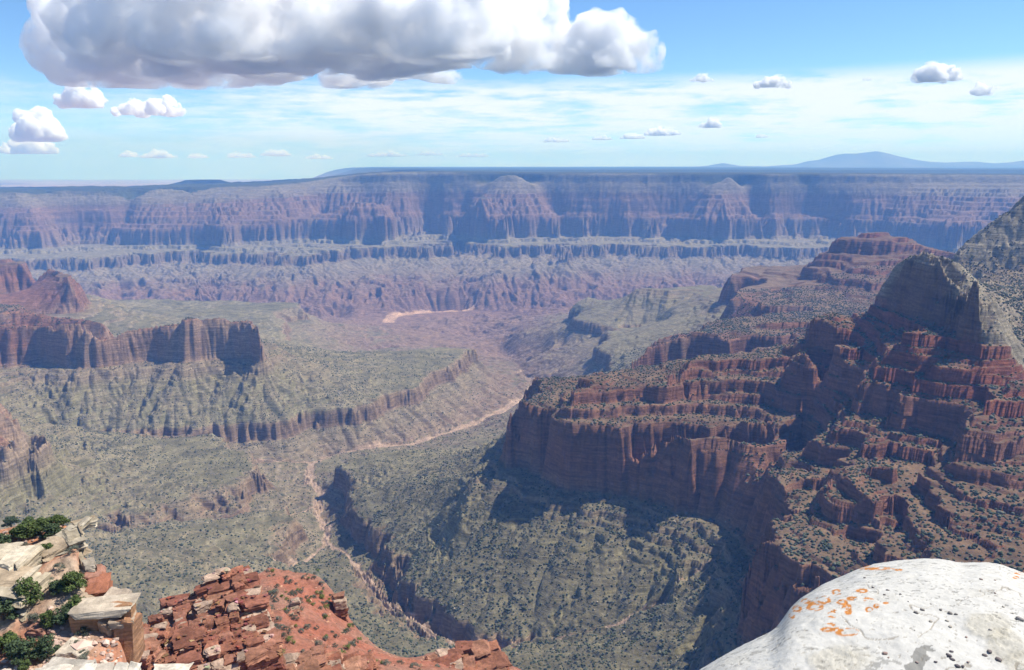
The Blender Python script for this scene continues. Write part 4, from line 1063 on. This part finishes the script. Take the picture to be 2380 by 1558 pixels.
# ------------------------------------------------------------------ white boulder
def rock_surface():
    EDGE = [(1560,1620),(1600,1580),(1627,1558),(1686,1520),(1740,1492),(1791,1469),(1814,1446),(1834,1414),(1861,1391),(1908,1360),(1958,1340),(1997,1323),(2036,1311),(2095,1303),(2153,1298),(2192,1301),(2231,1309),(2289,1307),(2328,1313),(2367,1327),(2379,1331),(2440,1350),(2520,1380)]
    pts = []
    for u, v in EDGE:
        a, y, c = ray(u, v); pts.append((a / y, -c / y, u, v))
    ea = np.array([p[0] for p in pts]); et = np.array([p[1] for p in pts])
    aa = np.linspace(ea[0], ea[-1], 620); tt = np.interp(aa, ea, et); tt = np.convolve(np.pad(tt, 14, mode='edge'), np.hanning(29) / np.hanning(29).sum(), 'valid')
    ss = np.concatenate([np.linspace(.25, 1.06, 520), np.linspace(1.065, 1.6, 60)])
    A_, S_ = np.meshgrid(aa, ss, indexing='ij'); T_ = np.repeat(tt[:, None], len(ss), 1)
    zin = -1.36; s0 = .62
    # interior height so that the surface turns away exactly at the outline
    ye = -zin / (T_ * (1 - .5 * (1 - s0)))
    yy = S_ * ye; k = T_ / (1 - s0) / ye
    zz = zin - np.where(S_ > s0, .5 * k * (yy - s0 * ye) ** 2, 0)
    xx = A_ * yy
    rn = .035 * fbm(xx * 1.6, yy * 1.6, 4, .5, 401) * (1 - .8 * sstep(.7, .95, S_)) + .006 * fbm(xx * 9, yy * 9, 4, .6, 405) + .0022 * fbm(xx * 40, yy * 40, 3, .6, 409)
    zz = zz + rn
    dep = yy * CP - zz * SP
    u = UC + F * xx / dep; v = VC + F * (-(yy * SP + zz * CP)) / dep
    return xx, yy, zz, u, v
bx, by, bz_, bu, bv = rock_surface()
C_ = np.ones(bx.shape + (3,)) * lin((.49, .475, .43))
nn = fbm(bx * 5, by * 5, 5, .6, 421); nf = fbm(bx * 28, by * 28, 4, .65, 425); n3_ = fbm(bx * 90, by * 90, 3, .6, 429)
C_ = C_ * (1 + .07 * nn + .07 * nf + .05 * n3_)[..., None]
ye_ = np.clip(nn * 1.6 - .15, 0, 1)[..., None] * .5
C_ = C_ * (1 - ye_) + lin((.41, .38, .31)) * ye_
# weathered yellowish crusts at their places
for (cu, cv, ru, rv) in ((2300,1455,60,38),(2340,1500,55,40),(1960,1535,85,42),(2375,1545,40,30)):
    q = np.hypot((bu - cu) / ru, (bv - cv) / rv) + .45 * nn + .3 * nf
    k = (sstep(1.05, .6, q) * .5)[..., None]
    C_ = C_ * (1 - k) + (lin((.40, .365, .28)) * (1 + .3 * nf[..., None] + .25 * n3_[..., None])) * k
    bz_ = bz_ + .012 * k[..., 0] * (.5 + nf)
    kk = (k[..., 0] * (n3_ + nf > .38))[..., None] * .75
    C_ = C_ * (1 - kk) + lin((.13, .12, .09)) * kk
# dark lichen specks
sp = (fbm(bx * 24, by * 40, 4, .62, 441) > .32) & (fbm(bx * 2.2, by * 2.2, 3, .5, 445) + .35 * sstep(1470, 1530, bv) * sstep(2150, 1950, bu) > .18)
sp2 = (fbm(bx * 48, by * 70, 3, .6, 451) > .40) & (fbm(bx * 3, by * 3, 3, .5, 455) > .05)
q = np.abs(bu - (2135 - (bv - 1500) * .25) + 60 * nn) / 22 + .5 * nf
sp3 = (sstep(1.1, .6, q) * sstep(1490, 1510, bv) > .5) & (fbm(bx * 14, by * 14, 3, .6, 461) > -.12)
for msk, al in ((sp, .5), (sp2, .6), (sp3, .7)):
    k = msk.astype(float)[..., None] * al; C_ = C_ * (1 - k) + lin((.13, .125, .11)) * k
cr_ = np.abs(fbm(bx * 2.3 + 1.5, by * 3.1, 4, .55, 481)); k = ((cr_ < .006) & (fbm(bx * 1.3, by * 1.3, 2, .5, 485) > 0)).astype(float)[..., None] * .6; C_ = C_ * (1 - k) + lin((.2, .17, .13)) * k; bz_ = bz_ - .004 * k[..., 0]
pt = (fbm(bx * 70, by * 95, 2, .5, 491) > .62).astype(float)[..., None] * .55; C_ = C_ * (1 - pt) + lin((.18, .16, .13)) * pt; bz_ = bz_ - .003 * pt[..., 0]
# orange lichen rings
for (cu, cv, ru, rv, hole) in ((2037,1322,42,3.2,0),(1999,1316,22,4,0),(2088,1325,10,3,0),(1944,1378,11,8,.5),(2005,1374,16,5,.4),(1980,1391,18,6,.4),(2015,1394,14,6,.4),(1913,1394,16,11,.5),(1893,1410,22,10,.5),(1871,1397,12,6,.4),(1957,1400,14,8,.45),(1968,1411,14,8,.4),(1971,1422,12,9,.4),(1936,1427,16,11,.5),(2020,1417,11,7,.4),(2036,1408,9,6,.3),(1852,1415,13,9,.4),(1840,1432,8,6,.3),(1930,1452,14,5,.2),(1924,1463,18,6,.3),(1944,1464,16,7,.35),(1968,1469,29,11,.6),(2058,1402,8,3,0),(2365,1333,12,3,0),(2360,1342,8,4,0),(1938,1522,8,3,0)):
    q = np.hypot((bu - cu) / ru, (bv - cv) / rv) + .42 * nf + .3 * nn
    m_ = sstep(1.0, .86, q) * (sstep(hole * .75, hole, q) if hole else 1) * (fbm(bx * 45, by * 45, 3, .6, 471 + cu) > -.12)
    k = m_[..., None]; C_ = C_ * (1 - k) + lin((.45, .18, .045)) * (1 + .25 * n3_[..., None]) * k
M_white, nt, b = mat('white_limestone'); at = nd(nt, 'ShaderNodeVertexColor'); at.layer_name = 'Rock'; g_ = nd(nt, 'ShaderNodeNewGeometry'); rocktex(nt, b, at, g_, 35, 3, .90, 1.08, .004)
wb = grid_mesh('white_boulder', bx, by, bz_, np.clip(C_, .02, .8)); wb.data.materials.append(M_white)
wb['label'] = 'huge smooth white limestone boulder with orange lichen rings filling the lower right corner'; wb['category'] = 'boulder'
sol = wb.modifiers.new('thickness', 'SOLIDIFY'); sol.thickness = .5; sol.offset = -1
# pebbles on it
pr_ = np.random.default_rng(61); v3, f3 = ICO[2]; first = None
PB = [(2010,1344,8),(2028,1366,8),(2055,1367,12),(2063,1373,9),(2055,1383,8),(2092,1382,7),(2196,1366,6),(2279,1348,9),(2284,1338,14),(2312,1349,6),(2311,1369,8),(2311,1380,6),(2163,1404,6),(2143,1419,12),(2129,1425,13),(2186,1419,10),(2208,1427,14),(2221,1429,9),(2162,1445,11),(2200,1444,10),(2207,1458,12),(2125,1465,5),(2331,1411,9),(2353,1427,7),(2210,1516,10),(2205,1526,14),(2213,1533,13),(2174,1538,9),(2225,1550,14),(2237,1549,9),(2246,1482,8),(2043,1522,10),(2057,1521,14),(2065,1529,7),(2130,1542,8),(2249,1539,7),(2300,1468,9),(2341,1401,7),(2370,1440,20),(2110,1398,5),(1957,1439,6),(1992,1441,5),(2299,1517,14),(2320,1536,16),(2289,1525,12)]
for i, (u, v, s) in enumerate(PB):
    j = np.argmin((bu - u) ** 2 + (bv - v) ** 2); P = np.array([bx.flat[j], by.flat[j], bz_.flat[j]])
    rad = s / F * np.linalg.norm(P) * .30
    if i % 6 == 0:
        vv = v3 * (1 + .22 * pr_.uniform(-1, 1, (len(v3), 1))) * (1.3, .9, .62)
        cc = lin([(.16, .14, .13), (.25, .18, .15), (.20, .18, .16), (.38, .34, .28), (.14, .12, .12), (.28, .2, .17), (.3, .27, .24), (.18, .15, .14)][(i // 6) % 8])
        o = tri_mesh('pebble', vv, f3, M_stone, True, np.repeat(cc[None], len(vv), 0) * pr_.uniform(.85, 1.15, (len(vv), 1)))
        proto = o
    else:
        o = proto.copy(); sc.collection.objects.link(o)
    o.location = P + (0, 0, rad * .3); o.scale = (rad,) * 3; o.rotation_euler = (0, 0, pr_.uniform(0, 6.28))
    o['label'] = 'small dark pebble lying on the white lichen-spotted boulder'; o['category'] = 'pebble'; o['group'] = 'pebbles on the white boulder'
print('boulder', time.time() - T0)

# ------------------------------------------------------------------ trees and shrubs near by
M_bark, nt, b = mat('grey_bark'); b.inputs['Base Color'].default_value = (.16, .13, .10, 1)
M_pine = {}
for nm, cc in (('juniper_green', (.085, .115, .035)), ('dark_juniper', (.06, .085, .04)), ('sage_grey', (.15, .16, .12)), ('bright_green', (.13, .17, .04)), ('blue_grey_leaf', (.085, .10, .07))):
    m, nt, b = mat(nm); b.inputs['Base Color'].default_value = (*cc, 1)
    g_ = nd(nt, 'ShaderNodeNewGeometry'); n_ = nd(nt, 'ShaderNodeTexNoise'); n_.inputs['Scale'].default_value = 2.2; n_.inputs['Detail'].default_value = 4
    cr = nd(nt, 'ShaderNodeMix', data_type='RGBA'); cr.inputs[6].default_value = (*[q * .55 for q in cc], 1); cr.inputs[7].default_value = (*[q * 1.5 for q in cc], 1)
    mr_ = nd(nt, 'ShaderNodeMapRange'); mr_.inputs['From Min'].default_value = .3; mr_.inputs['From Max'].default_value = .7
    nt.links.new(g_.outputs['Position'], n_.inputs['Vector']); nt.links.new(n_.outputs['Fac'], mr_.inputs['Value']); nt.links.new(mr_.outputs[0], cr.inputs[0]); nt.links.new(cr.outputs[2], b.inputs['Base Color'])
    M_pine[nm] = m
def limb(V, Fc, p, q, r0, r1, n=6):
    p = np.array(p, float); q = np.array(q, float); d = q - p; d /= np.linalg.norm(d) + 1e-9
    a = np.cross(d, (0, 0, 1) if abs(d[2]) < .9 else (1, 0, 0)); a /= np.linalg.norm(a); b_ = np.cross(d, a); off = len(V)
    for c, r in ((p, r0), (q, r1)):
        for k in range(n): V.append(c + (a * math.cos(6.283 * k / n) + b_ * math.sin(6.283 * k / n)) * r)
    for k in range(n): Fc.append((off + k, off + (k + 1) % n, off + n + (k + 1) % n)); Fc.append((off + k, off + n + (k + 1) % n, off + n + k))
def crown_mesh(name, H_, W_, seedv, m, leaf, nclump, nleaf, dense=1.0):
    r = np.random.default_rng(seedv); V = []; CL_ = []
    for k in range(nclump):
        t = r.uniform(0, 1); ang = r.uniform(0, 6.28); rad = W_ * .5 * math.sqrt(r.uniform(.05, 1)) * (1 - .55 * t ** 2)
        c = np.array([math.cos(ang) * rad, math.sin(ang) * rad, H_ * (.30 + .62 * t)]); cr_ = W_ * r.uniform(.13, .24); CL_.append((c, cr_))
        d = r.normal(size=(nleaf, 3)); d /= np.linalg.norm(d, axis=1)[:, None]; p = c + d * cr_ * (r.uniform(.25, 1, (nleaf, 1)) ** .5) * (1, 1, .8)
        a = r.normal(size=(nleaf, 3)); a /= np.linalg.norm(a, axis=1)[:, None]; b_ = np.cross(a, d + .01); b_ /= np.linalg.norm(b_, axis=1)[:, None]
        s = leaf * r.uniform(.6, 1.4, (nleaf, 1))
        V.append(np.stack([p - a * s, p + a * s * .8 - b_ * s * .6, p + a * s * .5 + b_ * s * .8], 1).reshape(-1, 3))
    V = np.concatenate(V); Fc = np.arange(len(V)).reshape(-1, 3)
    return V, Fc, CL_
def plant(name, H_, W_, seedv, m, leaf=.16, nclump=26, nleaf=110, trunk=True):
    V, Fc, CL_ = crown_mesh(name, H_, W_, seedv, m, leaf, nclump, nleaf)
    if not trunk:
        o = tri_mesh(name, V, Fc, m, False); return o, [o]
    root = bpy.data.objects.new(name, None); sc.collection.objects.link(root)
    c = tri_mesh('crown', V, Fc, m, False); c.parent = root
    TV = []; TF = []; r = np.random.default_rng(seedv + 1); top = np.array([r.uniform(-.1, .1) * W_, r.uniform(-.1, .1) * W_, H_ * .45])
    limb(TV, TF, (0, 0, -.6), top * (.6, .6, .55), .055 * H_ + .03, .04 * H_); limb(TV, TF, top * (.6, .6, .55), top, .04 * H_, .028 * H_)
    for cc, cr_ in CL_[::2]: limb(TV, TF, top * r.uniform(.5, 1), cc, .018 * H_, .006 * H_, 5)
    t = tri_mesh('trunk', np.array(TV), np.array(TF), M_bark, True); t.parent = root
    return root, [c, t]
def copy_plant(o, kids):
    c = o.copy(); sc.collection.objects.link(c)
    if kids[0] is not o:
        for k in kids:
            q = k.copy(); sc.collection.objects.link(q); q.parent = c
    return c
protoP = {}
def put(kind, u, v, y, hpx, label, cat, group, ht, widen=1.0, rnd=np.random.default_rng(71)):
    # stand the plant where its foot shows at (u, v)
    x = (u - UC) / F * (y * CP + .5 * y * SP)
    for k in range(12):
        z = float(ht(np.array([x]), np.array([y]))[0]); dep = y * CP - z * SP; x = (u - UC) / F * dep
        vv = VC + F * (-(y * SP + z * CP)) / dep
        y = y * (1 + (vv - v) / F * 1.0 * (y / 60 if False else 1.2))
    z = float(ht(np.array([x]), np.array([y]))[0]); Ht = hpx / F * math.sqrt(x * x + y * y + z * z) * .86
    key = (kind, int(rnd.integers(3)))
    if key not in protoP:
        tr = kind in ('juniper_green', 'dark_juniper')
        protoP[key] = plant('juniper_tree' if tr else ('sage_shrub' if kind == 'sage_grey' else 'leafy_shrub'), 1.0, .95 if tr else 1.35, 700 + len(protoP) * 7, M_pine[kind], .045 if tr else .05, 30 if tr else 16, 90 if tr else 60, trunk=tr) + ([0],)
    root, kids, used = protoP[key]
    if used[0] == 0: o = root; used[0] = 1
    else: o = copy_plant(root, kids)
    o.location = (x, y, z - .05 * Ht); o.scale = (Ht * widen, Ht * widen, Ht); o.rotation_euler = (0, 0, rnd.uniform(0, 6.28))
    o['label'] = label; o['category'] = cat
    if group: o['group'] = group
    return o
GJ = 'junipers on the left ledge'
for kind, u, v, y, h, w_, lab in (
 ('juniper_green',103,1232,146,30,1.5,'wide bright green juniper on orange soil near the top of the left ledge'),
 ('juniper_green',141,1222,146,28,1.3,'round green juniper at the upper right corner of the left ledge'),
 ('dark_juniper',122,1252,142,36,1.2,'dark juniper standing just above the overhanging cap rock'),
 ('juniper_green',68,1244,145,34,1.6,'broad green juniper in the middle of the ledge top, left of the cap rock'),
 ('juniper_green',44,1250,144,28,1.3,'green juniper on orange soil left of the broad juniper'),
 ('juniper_green',65,1212,150,20,1.1,'upright young green tree on the skyline of the left ledge'),
 ('dark_juniper',22,1215,150,24,1.4,'grey-green bush on the far left skyline of the ledge'),
 ('dark_juniper',124,1208,150,18,1.3,'olive bush on the ledge skyline behind the round corner juniper'),
 ('dark_juniper',4,1280,141,38,1.3,'dark juniper cut off by the left picture edge above the grey block'),
 ('juniper_green',112,1285,140,26,1.2,'green juniper growing against the front of the cap rock'),
 ('juniper_green',170,1380,126,52,1.0,'tall dark green juniper on the slope left of the red bedded knob'),
 ('dark_juniper',136,1378,127,30,1.5,'low spreading juniper left of the tall one beneath the pale beds'),
 ('juniper_green',66,1405,123,62,.85,'tall slender green tree in front of the pink slope beside the layered block'),
 ('dark_juniper',10,1440,118,52,1.6,'large dark bush below the layered block at the left edge'),
 ('juniper_green',183,1425,121,44,1.0,'bright green pine just above the large orange rock face'),
 ('dark_juniper',160,1442,119,38,1.5,'bushy dark shrub tree immediately left of the bright green pine'),
 ('juniper_green',113,1460,117,44,.7,'narrow upright juniper standing on the red rocky slope'),
 ('juniper_green',16,1515,111,42,1.3,'green juniper at the left edge near the bottom corner'),
 ('dark_juniper',50,1535,109,50,1.3,'broad dark juniper near the bottom left corner'),
 ('dark_juniper',105,1525,110,44,1.3,'spreading dark juniper above the pale broken boulders'),
 ('juniper_green',60,1555,105,22,1.2,'small bright bush at the very bottom left'),
):
    put(kind, u, v, y, h, lab, 'tree', GJ, HTL, w_)
r = np.random.default_rng(73)
for k in range(44):
    for tr_ in range(30):
        u, v = r.uniform(-5, 290), r.uniform(1225, 1556)
        lim = np.interp(v, [1208, 1260, 1330, 1400, 1450, 1500, 1558], [160, 175, 185, 225, 250, 180, 290])
        if u < lim: break
    y = np.interp(v, [1208, 1300, 1400, 1500, 1558], [147, 136, 123, 112, 107])
    put('sage_grey' if r.random() < .6 else 'blue_grey_leaf', u, v, y, r.uniform(8, 17), 'small grey-green shrub growing among the rocks of the left ledge', 'shrub', 'shrubs on the left ledge', HTL, 1.3)
put('blue_grey_leaf', 205, 1430, 120, 17, 'grey-green shrub on the flat top of the orange rock face', 'shrub', None, HTL, 1.3)
n_red = 0
# shrubs on the red slope and crag
cand = [(600,1500,14),(588,1478,12),(650,1530,22),(612,1535,18),(640,1545,16),(560,1545,18),(700,1540,14),(660,1480,10),(700,1470,10),(640,1380,9)]
for k in range(150):
    v = r.uniform(1325, 1556); u = r.uniform(np.interp(v, [1310, 1400, 1480, 1558], [600, 630, 625, 480]), np.interp(v, [1310, 1350, 1400, 1500, 1558], [740, 765, 788, 850, 1150]))
    if v > 1540 or u < 860: cand.append((u, v, r.uniform(5, 11) * np.interp(v, [1310, 1558], [.75, 1.3])))
for u, v, h in cand:
    y = np.interp(v, [1304, 1400, 1480, 1558], [420, 360, 320, 285]) if u < 860 else 360
    put(['sage_grey', 'blue_grey_leaf', 'bright_green'][int(r.choice(3, p=[.35, .45, .2]))], u, v, y, h, 'small shrub rooted in the red earth of the slope below the crag', 'shrub', 'shrubs on the red slope', HTR, 1.35)
    n_red += 1
# small loose stones on the two near slopes
for nm, hh, (ua, ub), (ya, yb), cc, NN in (('red_slope_stones', HTR, (330, 1200), (235, 420), lin((.30, .15, .10)), 5000), ('ledge_stones', HTL, (-60, 300), (100, 150), lin((.40, .30, .22)), 2600)):
    yy = r.uniform(ya, yb, NN); u0 = r.uniform(ua, ub, NN); xx = (u0 - UC) / F * yy * 1.1
    zz = hh(xx, yy); sz = r.lognormal(-1.25, .6, NN).clip(.12, 1.6)
    dn = np.clip(.5 + 1.5 * fbm(xx / 12, yy / 12, 3, .6, 501), 0, 1) > r.random(NN)
    P_ = np.stack([xx, yy, zz + sz * .2], -1)[dn]; cl = cc * r.uniform(.6, 1.7, (len(P_), 1)) * (1, r.uniform(.9, 1.1), 1)
    o = blobs(nm, P_, sz[dn], np.clip(cl, 0, .6), M_stone, 1, .3, .6, False); o['kind'] = 'stuff'
print('near', n_red, time.time() - T0)
